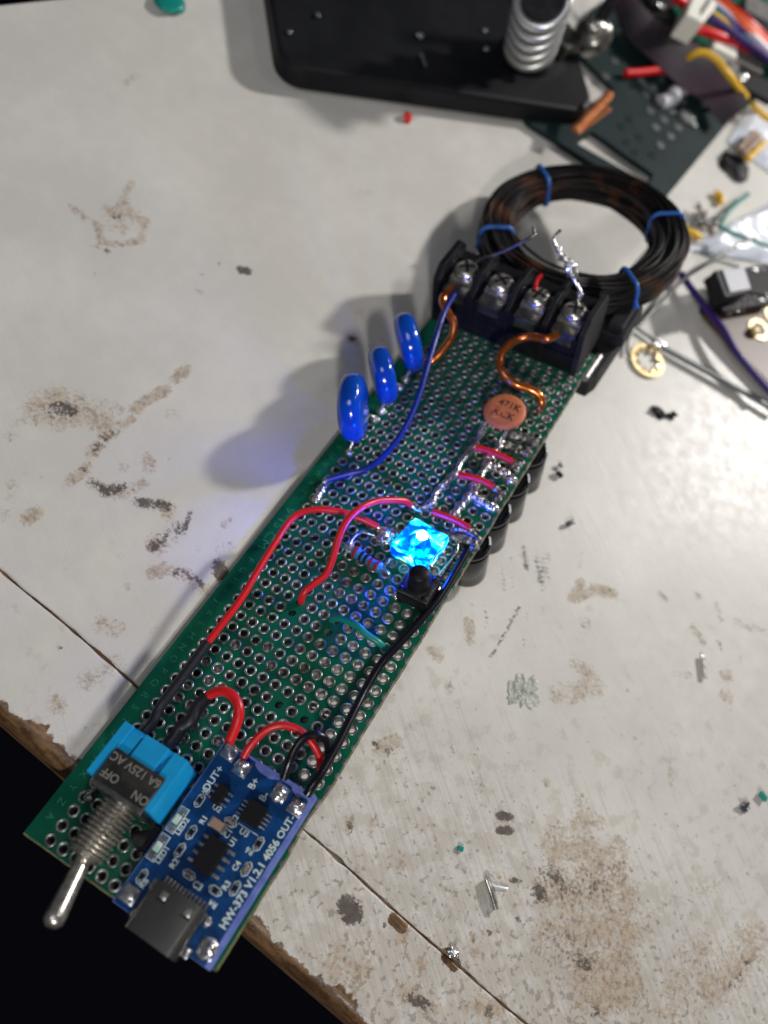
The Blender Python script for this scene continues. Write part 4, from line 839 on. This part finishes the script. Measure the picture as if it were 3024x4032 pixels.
ecap(30.1, 2, 'third black cylinder capacitor from the push button'); ecap(38.7, 3, 'black cylinder capacitor farthest from the push button')
c = MB()                                     # what shows through the front holes
c.bx(3, 26, -66, -30, -7.5, -1.9, M['grey_block'], .6); c.build('battery_cell', root, 'flat grey cell under the front of the board')

# ================================================================== THINGS LYING ON THE BENCH
def topmesh(name, mb, label, cat, group=None, bevel=0):
    o = mb.build(name, None, None, bevel)
    c0 = Vector((0, 0, 0)); n_ = len(o.data.vertices)
    for v in o.data.vertices: c0 += v.co
    c0 /= n_; c0.z = min(v.co.z for v in o.data.vertices)
    o.data.transform(Matrix.Translation(-c0)); o.location = c0
    return tag(o, label, cat, group)
def thing(name, loc, label, cat, group=None, rz=0):
    o = empty(name, tuple(Vector(loc)*S), (0, 0, rz)); return tag(o, label, cat, group)

# --- stand base with spring post
bl = T(1104, 258, 7); br = T(2350, 446, 7); dirx = (br-bl).normalized(); diry = Vector((-dirx.y, dirx.x, 0)); 
base = thing('tool_stand', (bl.x, bl.y, 0), 'heavy black stand base with a coil spring post, at the back of the bench', 'tool stand', rz=math.atan2(dirx.y, dirx.x))
WB = (br-bl).length; c = MB(); rc = 7.0; pts = []
for (cx, cy, a0) in ((rc, rc, 180), (WB-rc, rc, 270), (WB-rc, 150-rc, 0), (rc, 150-rc, 90)):
    for k in range(9): a_ = R(a0+k*90/8); pts.append((cx+math.cos(a_)*rc, cy+math.sin(a_)*rc))
c.poly(pts, .6, 7.0, M['gunmetal']); c.build('base_plate', base, bevel=1.0)
c = MB()
for cx, cy in ((9, 9), (WB-9, 9), (9, 140), (WB-9, 140)): c.cyl((cx, cy, 0), (cx, cy, .7), 5, M['matt_black'])
c.build('rubber_feet', base)
def loc_of(px, py, h):
    p_ = T(px, py, h)-Vector((bl.x, bl.y, 0)); return Vector((p_.dot(dirx), p_.dot(diry), h))
sp_ = loc_of(2078, 222, 7); sa_ = (loc_of(2136, 10, 30)-sp_).normalized()
c = MB(); c.cyl(sp_, sp_+sa_*30, 5.0, M['matt_black'], 28); c.lathe(sp_, (0, 0, 1), [(7.4, 0), (7.4, 1.2), (6.2, 2.4), (5.8, 3.4)], M['gunmetal'], 32); c.build('post', base)
su_ = sa_.orthogonal().normalized(); sv_ = sa_.cross(su_)
c = MB(); pts = []
for k in range(0, 5*24): a_ = 2*math.pi*k/24; pts.append(sp_+su_*math.cos(a_)*5.9+sv_*math.sin(a_)*5.9+sa_*(4.0+k/24*5.2))
c.tube(pts, 1.2, M['zinc'], 10, 1); c.build('spring', base)
c = MB(); q_ = loc_of(2306, 192, 7); c.blob(q_+Vector((0, 0, 4)), (5.2, 5.2, 4.6), M['steel_dark'], .12, 3); c.blob(q_+Vector((-2, -1.5, 8.2)), (2.6, 2.6, 1.6), M['steel'], .15, 5)
c.box(q_+Vector((-9, -1, 2.2)), (8, 9, 4), M['steel_dark'], Matrix.Rotation(.5, 3, 'Z'), .8); c.build('clamp_joint', base)
c = MB(); c.tube([q_+Vector((-1, 0, 8)), q_+Vector((-.5, 1, 24)), q_+Vector((1, 3, 36))], 1.7, M['matt_black'], 12, 5); c.build('arm', base)
for i, (a, b_, r_, lb) in enumerate([(1655,140,1.0,'round pale bead in the middle of the stand base'),(1250,60,.8,'pale crumb near the left edge of the stand base'),(1140,125,.7,'crumb nearest the left corner of the stand base'),(1915,190,1.0,'silver bead left of the spring post'),(2005,210,1.2,'bead against the foot of the spring post'),(1910,120,.8,'small crumb behind the silver bead')]):
    c = MB(); c.blob(T(a, b_, 7.4), (r_, r_, .5), M['dull_wire'], .3, i, 2); topmesh('metal_crumb', c, lb, 'crumb')
c = MB(); c.tube([T(1655, 215, 7.3), T(1668, 240, 7.4), T(1676, 262, 7.3)], .55, M['dull_wire'], 8, 5); topmesh('wire_clipping', c, 'short grey wire clipping lying on the stand base', 'wire clipping')

# --- dark green slotted board, its rim crossing the bench
gb = thing('scrap_board', T(2700, 500), 'large dark green circuit board with rows of holes and long slots, behind the coil', 'circuit board')
gl = gb.location/S
def gp(px, py, h=2.2): return T(px, py, h)-gl
c = MB()
def flat(c, pts, z0, z1, m):
    P_ = [gp(a, b_, z1) for a, b_ in pts]; c.poly([(p_.x, p_.y) for p_ in P_], z0, z1, m)
zt_ = 2.0
flat(c, [(2084,483),(2050,430),(2350,400),(2420,350),(2245,500),(2290,545)], .4, zt_, M['old_board'])            # upper arm
flat(c, [(2084,483),(2290,545),(2275,566),(2545,718),(2560,722),(2612,790),(2330,640)], .4, zt_, M['old_board'])
flat(c, [(2290,545),(2245,500),(2420,350),(2250,180),(2330,40),(2420,-20),(2560,-20),(2870,480),(2612,790),(2560,722),(2572,684),(2335,518)], .4, zt_, M['old_board'])
c.build('board_panel', gb)
for i, (a, b_) in enumerate([(2420,240),(2385,300),(2520,310),(2605,310),(2575,340),(2545,372),(2590,405),(2560,435),(2645,435),(2690,400),(2615,470),(2582,500),(2670,500),(2640,535),(2600,570),(2710,465),(2480,470),(2450,500),(2520,540),(2500,600),(2470,560),(2570,610)]):
    c = MB(); p_ = gp(a, b_, 2.1); c.lathe(p_, (0, 0, 1), [(1.3, -.05), (1.25, .12), (.8, .15), (.75, -.05)], M['dull_wire'] if i < 15 else M['old_board'], 14, cap0=False); c.build('solder_ring', gb)
c = MB(); c.tube([gp(2600,405,2.3), gp(2640,392,2.5), gp(2660,365,2.5), gp(2695,345,2.4)], lambda t: 2.4-.5*abs(t-.5), M['grey_print'], 12, 6); c.blob(gp(2710, 462, 2.4), (3.2, 2.4, .5), M['dull_wire'], .3, 4); c.build('solder_smear', gb)

# --- smoky film strip
c = MB(); upp = [(2440,-70),(2500,0),(2600,80),(2700,130),(2800,215),(2900,310),(2945,420)]; low = [(2400,10),(2470,140),(2560,230),(2620,285),(2690,345),(2760,400),(2850,490)]
U_ = spline([T(a, b_, 9.0) for a, b_ in upp], 6); L_ = spline([T(a, b_, 5.5) for a, b_ in low], 6); vs = []; K_ = 8
for i, (a, b_) in enumerate(zip(U_, L_)):
    for k in range(K_+1):
        p_ = a.lerp(b_, k/K_); p_.z += .9*noise.noise(p_*.08)+.5*math.sin(k/K_*math.pi); vs.append(p_)
n_ = len(U_); w1 = K_+1
fs = [[i*w1+k, (i+1)*w1+k, (i+1)*w1+k+1, i*w1+k+1] for i in range(n_-1) for k in range(K_)]
vs2_ = [Vector(v)-Vector((0, 0, .25)) for v in vs]; m0 = len(vs)
fs += [[m0+q for q in f[::-1]] for f in fs]
edge = [i*w1 for i in range(n_)]; fs += [[edge[i], edge[i]+m0, edge[i+1]+m0, edge[i+1]] for i in range(n_-1)]
edge = [i*w1+K_ for i in range(n_)]; fs += [[edge[i+1], edge[i+1]+m0, edge[i]+m0, edge[i]] for i in range(n_-1)]
c.add(vs+vs2_, fs, M['film'], True); topmesh('film_strip', c, 'wide smoky black film strip lying across the dark green board', 'film strip')

# --- short things over the dark board
def bench_wire(name, pts, r, m, label, cat='wire', group=None, n=10):
    c = MB(); c.tube(Tl(pts), r, M[m], n, 7); return topmesh(name, c, label, cat, group)
bench_wire('wire', [(2463,288,3.6),(2530,284,3.9),(2600,277,4.4),(2655,280,4.6)], 1.15, 'red', 'short straight red wire scrap pointing at the film strip')
bench_wire('wire', [(2712,226,11),(2735,212,13),(2775,208,14),(2820,235,14),(2870,295,13),(2915,355,9),(2955,400,3.5),(2990,440,2.2),(3040,480,1.6)], 1.05, 'yellow_pvc', 'yellow wire curving over the film strip')
cu = thing('copper_strip', T(2320, 450), 'narrow ribbed copper strip leaning on the stand base', 'copper strip'); cl = cu.location/S
c = MB(); a_ = T(2262, 518, 6)-cl; b_ = T(2400, 372, 11)-cl; d_ = (b_-a_); c.box((a_+b_)/2, (2.6, d_.length, 1.0), M['copper'], d_.to_track_quat('Y', 'Z').to_matrix(), .25)
sd = d_.normalized().cross(Vector((0, 0, 1))).normalized()
c.build('strip', cu)
c = MB()
for k in range(24): p_ = a_.lerp(b_, (k+.5)/24)+Vector((0, 0, .75)); c.tube([p_-sd*.9, p_+Vector((0, 0, .25)), p_+sd*.9], .30, M['copper'], 6, 3)
c.build('ribs', cu)
c = MB(); a2_ = T(2250, 500, 2.5)-cl; b2_ = T(2385, 400, 6)-cl; d2 = b2_-a2_; c.box((a2_+b2_)/2+sd*1.4-Vector((0,0,.6)), (2.6, d2.length, .6), M['copper'], d2.to_track_quat('Y', 'Z').to_matrix(), .2); c.build('lower_leaf', cu)

# --- populated board with connector and wires, top right
pb_ = thing('wired_board', T(2850, 120), 'green board with white connector and rainbow wires at the back right', 'circuit board'); wl = pb_.location/S
def wp(px, py, h): return T(px, py, h)-wl
c = MB(); P_ = [wp(a, b_, 6) for a, b_ in [(2560,-30),(2700,160),(2745,200),(2880,330),(2960,400),(3120,260),(3100,-60),(2800,-120)]]
c.poly([(p_.x, p_.y) for p_ in P_], 4.4, 6.0, M['green']); c.build('board', pb_)
c = MB(); P1 = [wp(2702, 54, 16), wp(2768, 88, 16), wp(2826, 18, 16), wp(2800, -20, 16), wp(2735, -30, 16)]
c.poly([(p_.x, p_.y) for p_ in P1], 6.05, 16, M['nylon']); con = c.build('connector', pb_, bevel=.5)
c = MB()
for k in range(7):
    p_ = wp(2760+k*6, 48-k*9, 16.05); c.box(p_, (.5, 3.2, .12), M['grey_block'], Matrix.Rotation(.35, 3, 'Z'))
c.build('connector_slots', con)
for k, (m_, s_, e_, r_) in enumerate([('red', (2835,-2), (3040,175), 1.5), ('orange_pvc', (2828,6), (3040,195), 1.6), ('orange_pvc', (2820,14), (3040,208), 1.4), ('white_pvc', (2816,22), (3040,220), 1.6), ('blue_pvc', (2812,34), (3000,195), 1.4), ('green_pvc', (2808,44), (2990,205), 1.4), ('yellow_pvc', (2800,54), (3030,215), 1.5), ('purple_pvc', (2793,66), (3040,245), 1.7)]):
    c = MB(); mx_, my_ = (s_[0]+e_[0])/2+rnd.uniform(-6, 6), (s_[1]+e_[1])/2-6+rnd.uniform(-4, 4)
    c.tube([wp(s_[0]-12, s_[1]-8, 12), wp(*s_, 13), wp(mx_, my_, 15-k*.4), wp(*e_, 11), wp(e_[0]+60, e_[1]+70, 9)], r_*.72, M[m_], 10, 7); c.build('wire', pb_)
c = MB(); c.tube([wp(2690,78,9), wp(2715,92,10), wp(2760,118,11), wp(2830,142,11), wp(2900,170,10), wp(2960,200,9), wp(3040,250,8)], 1.5, M['red'], 10, 6); c.build('wire', pb_)
c = MB(); c.tube([wp(2660,-10,12), wp(2690,10,11), wp(2705,30,10)], 1.6, M['red'], 10, 6); c.build('wire', pb_)
def block(px, py, h, size, m, rz, name):
    c = MB(); p_ = wp(px, py, h); c.box(p_-Vector((0, 0, size[2]/2)), size, M[m], Matrix.Rotation(rz, 3, 'Z'), .3); c.build(name, pb_)
block(2858, 178, 10, (8, 6.5, 4), 'nylon', .35, 'socket'); block(2945, 225, 9, (11, 8, 3), 'grey_block', .35, 'relay'); block(2890, 262, 8.5, (3.5, 9, 2), 'grey_block', .4, 'chip')
block(2990, 30, 10, (10, 9, 4), 'grey_block', .35, 'relay'); block(2985, 330, 8, (11, 9, 2), 'chip', .3, 'chip'); block(2620, 55, 8, (8, 24, 2), 'chip', .55, 'chip'); block(3005, 95, 10, (12, 6, 4), 'chip', .35, 'chip')
for i, (a, b_) in enumerate([(2610,25),(2870,85),(2925,300),(2875,95),(2700,120)]):
    c = MB(); c.blob(wp(a, b_, 10 if i else 9), (1.6, 1.4, 1.0), M['solder'], .3, i, 2); c.build('solder_joint', pb_)

# --- clear plastic bags
def film(name, quad, label, cat, amp, hgt, seed, fold=1.0):
    c = MB(); A, B_, C_, D_ = [T(*q) for q in quad]; N_ = 26; vs = []
    for j in range(N_+1):
        for i in range(N_+1):
            p_ = A.lerp(B_, i/N_).lerp(D_.lerp(C_, i/N_), j/N_); e = min(i, j, N_-i, N_-j)/N_*2
            p_.z = .5+hgt*min(1, e*3)*(.6+amp*abs(noise.noise(Vector((p_.x*.07*fold, p_.y*.07*fold, seed))))+.35*amp*noise.noise(Vector((p_.x*.2, p_.y*.2, seed+5)))); vs.append(p_)
    w1 = N_+1; fs = [[j*w1+i, j*w1+i+1, (j+1)*w1+i+1, (j+1)*w1+i] for j in range(N_) for i in range(N_)]
    m0 = len(vs); bot = [Vector((v.x, v.y, .12)) for v in vs]; fs2 = [[m0+q for q in f[::-1]] for f in fs]
    rim = []
    ring_ = [i for i in range(w1)]+[j*w1+N_ for j in range(1, w1)]+[N_*w1+i for i in range(N_-1, -1, -1)]+[j*w1 for j in range(N_-1, 0, -1)]
    for a, b_ in zip(ring_, ring_[1:]+ring_[:1]): rim.append([b_, a, a+m0, b_+m0])
    c.add(vs+bot, fs+fs2+rim, M['bag'], True)
    return topmesh(name, c, label, cat)
film('plastic_bag', [(2686,985),(2860,888),(3090,770),(3120,1060)], 'crumpled clear plastic bag glaring white beside the coil', 'plastic bag', .45, 2.2, 3)
film('plastic_bag', [(2860,560),(2945,420),(3130,560),(3080,720)], 'flat clear plastic bag holding yellow striped parts at the right edge', 'plastic bag', .7, 2.0, 8)
for i, (a, b_) in enumerate([((2925,610), (2990,535)), ((2940,630), (3010,560)), ((2905,590), (2975,520))]):
    c = MB(); p0 = T(*a, 3.6); p1 = T(*b_, 3.6); d_ = p1-p0; c.lathe(p0, d_, [(.2, 0), (1.0, .5), (1.1, 1.5), (.9, 3), (.9, d_.length-3), (1.1, d_.length-1.5), (1.0, d_.length-.5), (.2, d_.length)], M['yellow_pvc'] if i == 1 else M['tan'], 14)
    topmesh('resistor', c, ['tan resistor nearest the bag corner', 'yellow resistor in the middle of the bagged parts', 'tan resistor at the far side of the bagged parts'][i], 'resistor', 'resistors on the plastic bag')
# --- glue / tar lump, yellow clippings
c = MB(); c.blob(T(2895, 655, .8), (4.6, 4.2, 1.2), M['matt_black'], .35, 2); topmesh('putty_lump', c, 'black putty lump on the white bench near the bag', 'putty lump')
bench_wire('wire_clipping', [(2815,760,1),(2832,768,1.2),(2838,785,1.2),(2836,800,1)], 1.0, 'yellow_pvc', 'short curved yellow clipping between bag and coil', 'wire clipping')
bench_wire('wire_clipping', [(2672,885,1),(2700,905,1.2),(2730,918,1.4),(2756,934,1)], 1.0, 'yellow_pvc', 'longer yellow clipping touching the bag corner', 'wire clipping')
c = MB()
for k in range(14):
    s_ = T(2770+rnd.uniform(-20, 20), 880+rnd.uniform(-35, 30), .6); e_ = s_+Vector((rnd.uniform(-5, 5), rnd.uniform(-5, 5), rnd.uniform(0, 2))); c.tube([s_, (s_+e_)/2+Vector((0, 0, 1)), e_], .35, M['dull_wire'] if k % 2 else M['tan'], 6, 4)
topmesh('fibre_tangle', c, 'small grey and brown tangle of fibres by the bag corner', 'fibres')
# --- thin wires
bench_wire('wire', [(2945,765,2),(2890,809,2.5),(2858,850,2.4),(2836,894,2.0)], .65, 'green_pvc', 'thin green wire standing off the bag corner')
bench_wire('wire', [(2836,894,5.5),(2890,922,5.8),(2955,943,6.2),(3040,975,6)], .55, 'green_pvc', 'thin green wire lying over the glaring bag')
bench_wire('wire', [(2600,930,1.4),(2582,968,1.2),(2520,1040,1.0),(2458,1112,1.0)], .55, 'green_pvc', 'thin green wire seen through the coil')
bench_wire('wire', [(2975,938,7),(2920,955,7),(2846,998,7),(2775,1045,6),(2702,1092,4),(2600,1190,2),(2508,1291,1.2)], .5, 'dull_wire', 'thin grey wire running from the bag toward the washer')
bench_wire('wire', [(2570,1225,1.0),(2520,1268,1.0),(2488,1310,1.0),(2474,1350,1.0),(2470,1392,1.0)], .42, 'dull_wire', 'thin hooked grey wire end left of the washer')
bench_wire('wire', [(2680,1075,2.5),(2725,1140,2.8),(2790,1225,3.4),(2850,1300,4.4),(2900,1385,4.4),(2960,1460,4.2),(3040,1550,4.2)], .95, 'purple_pvc', 'violet wire running in front of the small module')
c = MB(); c.tube(Tl([(2605,1368,1.2),(2680,1408,1.3),(2850,1500,1.5),(3060,1622,1.8)]), .72, M['dull_wire'], 12, 6); c.tube(Tl([(2578,1345,1.4),(2597,1358,1.4),(2607,1366,1.3)]), 1.35, M['solder'], 10, 4); c.tube(Tl([(2510,1295,1.0),(2555,1325,1.0),(2580,1346,1.2)]), .45, M['dull_wire'], 8, 4)
topmesh('metal_pin', c, 'long straight grey pin with a bright tip beside the washer', 'metal pin')
# --- toothed washer
wc = T(2548, 1420, .5); wsh = MB(); n_ = 72; vs = []; 
for k in range(n_):
    a_ = 2*math.pi*k/n_; tooth = 1 if (k % 9) < 5 else 0; tw = .35*tooth
    ri = 3.35-.75*tooth; ro = 4.75; ct, st_ = math.cos(a_), math.sin(a_)
    for r_, z in ((ri, -.25+tw), (ri, .15+tw), (3.8, .30), (ro, .30), (ro, -.25), (3.8, -.25)): vs.append(wc+Vector((ct*r_, st_*r_, z)))
fs = [[k*6+e, ((k+1) % n_)*6+e, ((k+1) % n_)*6+(e+1) % 6, k*6+(e+1) % 6][::-1] for k in range(n_) for e in range(6)]
wsh.add(vs, fs, M['brass'], False); topmesh('toothed_washer', wsh, 'pale brass toothed lock washer lying flat on the bench', 'washer')
# --- brown board with small black module on it
bb = thing('brown_board', T(2900, 1330), 'brown circuit board with gold rings, under the violet wire', 'circuit board'); bbl = bb.location/S
def bp_(px, py, h): return T(px, py, h)-bbl
c = MB(); P_ = [bp_(a, b_, 3) for a, b_ in [(2776,1232),(2900,1370),(3100,1580),(3150,1300),(3100,1150),(2860,1180)]]
c.poly([(p_.x, p_.y) for p_ in P_][::-1][::-1], 1.4, 3, M['brown_board']); c.build('board', bb)
for a, b_, r_ in ((2988, 1298, 3.3), (3040, 1240, 2.4)):
    c = MB(); c.lathe(bp_(a, b_, 3.05), (0, 0, 1), [(r_, -.1), (r_, .25), (r_*.62, .25), (r_*.6, -.1)], M['brass'], 24, cap0=False); c.build('gold_ring', bb)
c = MB(); c.blob(bp_(2972, 1302, 4.0), (1.3, 1.3, .8), M['brass'], .2, 4); c.build('solder_dot', bb)
sm = thing('small_module', T(2900, 1140, 3.2), 'small black module with silver socket and pin rows, lying beside the bag', 'electronic module'); sml = sm.location/S
def sp2(px, py, h): return T(px, py, h)-sml
c = MB(); P_ = [sp2(a, b_, 6.5) for a, b_ in [(2785,1090),(2835,1200),(2850,1225),(3060,1190),(3040,1040),(2960,1048)]]
c.poly([(p_.x, p_.y) for p_ in P_], 1.5, 3.3, M['chip']); c.build('board', sm)
c = MB(); P_ = [sp2(a, b_, 9) for a, b_ in [(2792,1085),(2832,1190),(2925,1172),(2890,1072)]]
c.poly([(p_.x, p_.y) for p_ in P_], 3.35, 8.0, M['black_plastic']); c.build('housing', sm, bevel=.3)
c = MB(); P_ = [sp2(a, b_, 8.4) for a, b_ in [(2812,1092),(2842,1180),(2922,1166),(2896,1084)]]
c.poly([(p_.x, p_.y) for p_ in P_], 8.05, 8.5, M['grey_print']); c.build('silver_cover', sm, bevel=.1)
for r0, r1 in (((2872,1222), (3030,1180)), ((2895,1195), (3040,1160)), ((2880,1088), (2990,1068))):
    c = MB()
    for k in range(8):
        t = k/7; p_ = sp2(r0[0]+(r1[0]-r0[0])*t, r0[1]+(r1[1]-r0[1])*t, 5); c.blob(p_, (1.3, 1.1, 1.5), M['solder'], .25, k, 2)
    c.build('pin_row', sm)
c = MB(); c.box(sp2(2950, 1118, 6), (8, 7, 2), M['chip'], Matrix.Rotation(.6, 3, 'Z'), .2); c.build('chip', sm)
# --- small debris that reads as separate things
def stick(name, a, b_, r, m, label, cat, h=.7, flat_=False):
    c = MB(); p0 = T(*a, h); p1 = T(*b_, h); d_ = p1-p0
    if flat_: c.box((p0+p1)/2, (r*2, d_.length, r*.8), M[m], d_.to_track_quat('Y', 'Z').to_matrix(), .1)
    else: c.tube([p0, (p0+p1)/2+Vector((0, 0, .15)), p1], r, M[m], 10, 6)
    return topmesh(name, c, label, cat)
stick('lead_clipping', (1915, 3462), (1952, 3580), .62, 'steel', 'dark shiny clipped lead on the bench to the right of the plank joint', 'lead clipping')
stick('lead_clipping', (2766, 2582), (2778, 2672), .50, 'steel', 'small silver clipped lead near the right edge of the bench', 'lead clipping', flat_=True)
stick('glass_shard', (1932, 3484), (2000, 3500), .22, 'bag', 'thin clear splinter touching the dark clipped lead', 'splinter', h=.3)
stick('plastic_chip', (2992, 3122), (3018, 3150), .62, 'green_pvc', 'green plastic chip at the right edge of the bench', 'plastic chip', flat_=True)
stick('plastic_chip', (1802, 3336), (1824, 3346), .45, 'green_pvc', 'tiny green plastic chip above the dark clipped lead', 'plastic chip', flat_=True, h=.35)
stick('black_crumb', (2190, 1860), (2212, 1876), .55, 'chip', 'black crumb nearest the capacitors', 'crumb'); stick('black_crumb', (2200, 1828), (2212, 1838), .45, 'dull_wire', 'small grey crumb above the black crumb', 'crumb')
stick('metal_flake', (2232, 2065), (2258, 2054), .55, 'dull_wire', 'thin grey metal flake below the black crumb', 'flake')
c = MB()
for k, (a, b_, r_) in enumerate([(2590,1625,1.4),(2610,1632,1.0),(2640,1640,.8),(2655,1630,.7)]): c.blob(T(a, b_, .4), (r_*1.3, r_*.8, r_*.5), M['chip'], .5, k, 2)
topmesh('black_crumbs', c, 'cluster of black crumbs below the washer', 'crumbs')
stick('paint_flake', (1590, 464), (1612, 470), 1.3, 'red', 'red flake on the clean bench in front of the stand', 'flake', h=.4)
c = MB(); c.blob(T(668, 10, 1.0), (3.6, 3.6, 1.2), M['green_pvc'], .1, 1); topmesh('thumb_tack', c, 'dark teal dot near the far edge of the bench', 'tack')
c = MB(); gc_ = T(2058, 2722, .1); nr, na = 26, 96; vs = [tuple(gc_+Vector((0, 0, .5)))]
for k in range(1, nr+1):
    for a in range(na):
        an = 2*math.pi*a/na; cs, sn = math.cos(an), math.sin(an)
        R_ = 3.3*(1+.5*noise.noise(Vector((cs*1.3, sn*1.3, 4)))+.40*noise.noise(Vector((cs*3.5, sn*3.5, 9)))); t_ = k/nr
        x_, y_ = cs*R_*t_, sn*R_*t_*1.12
        h_ = (.34*(1-t_**6))*(.35+1.7*abs(noise.noise(Vector((x_*1.9, y_*1.9, 2)))))-.02 if k < nr else -.15
        vs.append(tuple(gc_+Vector((x_, y_, h_))))
fs = [[0, 1+a, 1+(a+1) % na] for a in range(na)]+[[1+(k-1)*na+a, 1+k*na+a, 1+k*na+(a+1) % na, 1+(k-1)*na+(a+1) % na] for k in range(1, nr) for a in range(na)]+[[1+(nr-1)*na+a for a in range(na)][::-1]]
c.add(vs, fs, M['glob'], True)
topmesh('dried_glue', c, 'lumpy grey green dried glue on the bench right of the board', 'dried glue')
c = MB()
for k in range(9): c.tube([T(2935+rnd.uniform(-18, 18), 3180+rnd.uniform(-20, 20), .3), T(2935+rnd.uniform(-18, 18), 3180+rnd.uniform(-20, 20), 1.0), T(2935+rnd.uniform(-18, 18), 3180+rnd.uniform(-20, 20), .3)], .13, M['dull_wire'], 5, 5)
topmesh('wire_wool', c, 'tiny tangle of dark wire strands near the green plastic chip', 'wire strands')
c = MB(); c.blob(T(1780, 3752, .5), (.9, .8, .6), M['solder'], .4, 3); c.blob(T(1792, 3760, .4), (.6, .6, .5), M['solder'], .4, 5); topmesh('solder_drop', c, 'small solder drop on the plank joint', 'solder drop')
for i, (a, b_) in enumerate([((2005,3000),(2250,3180)),]): pass
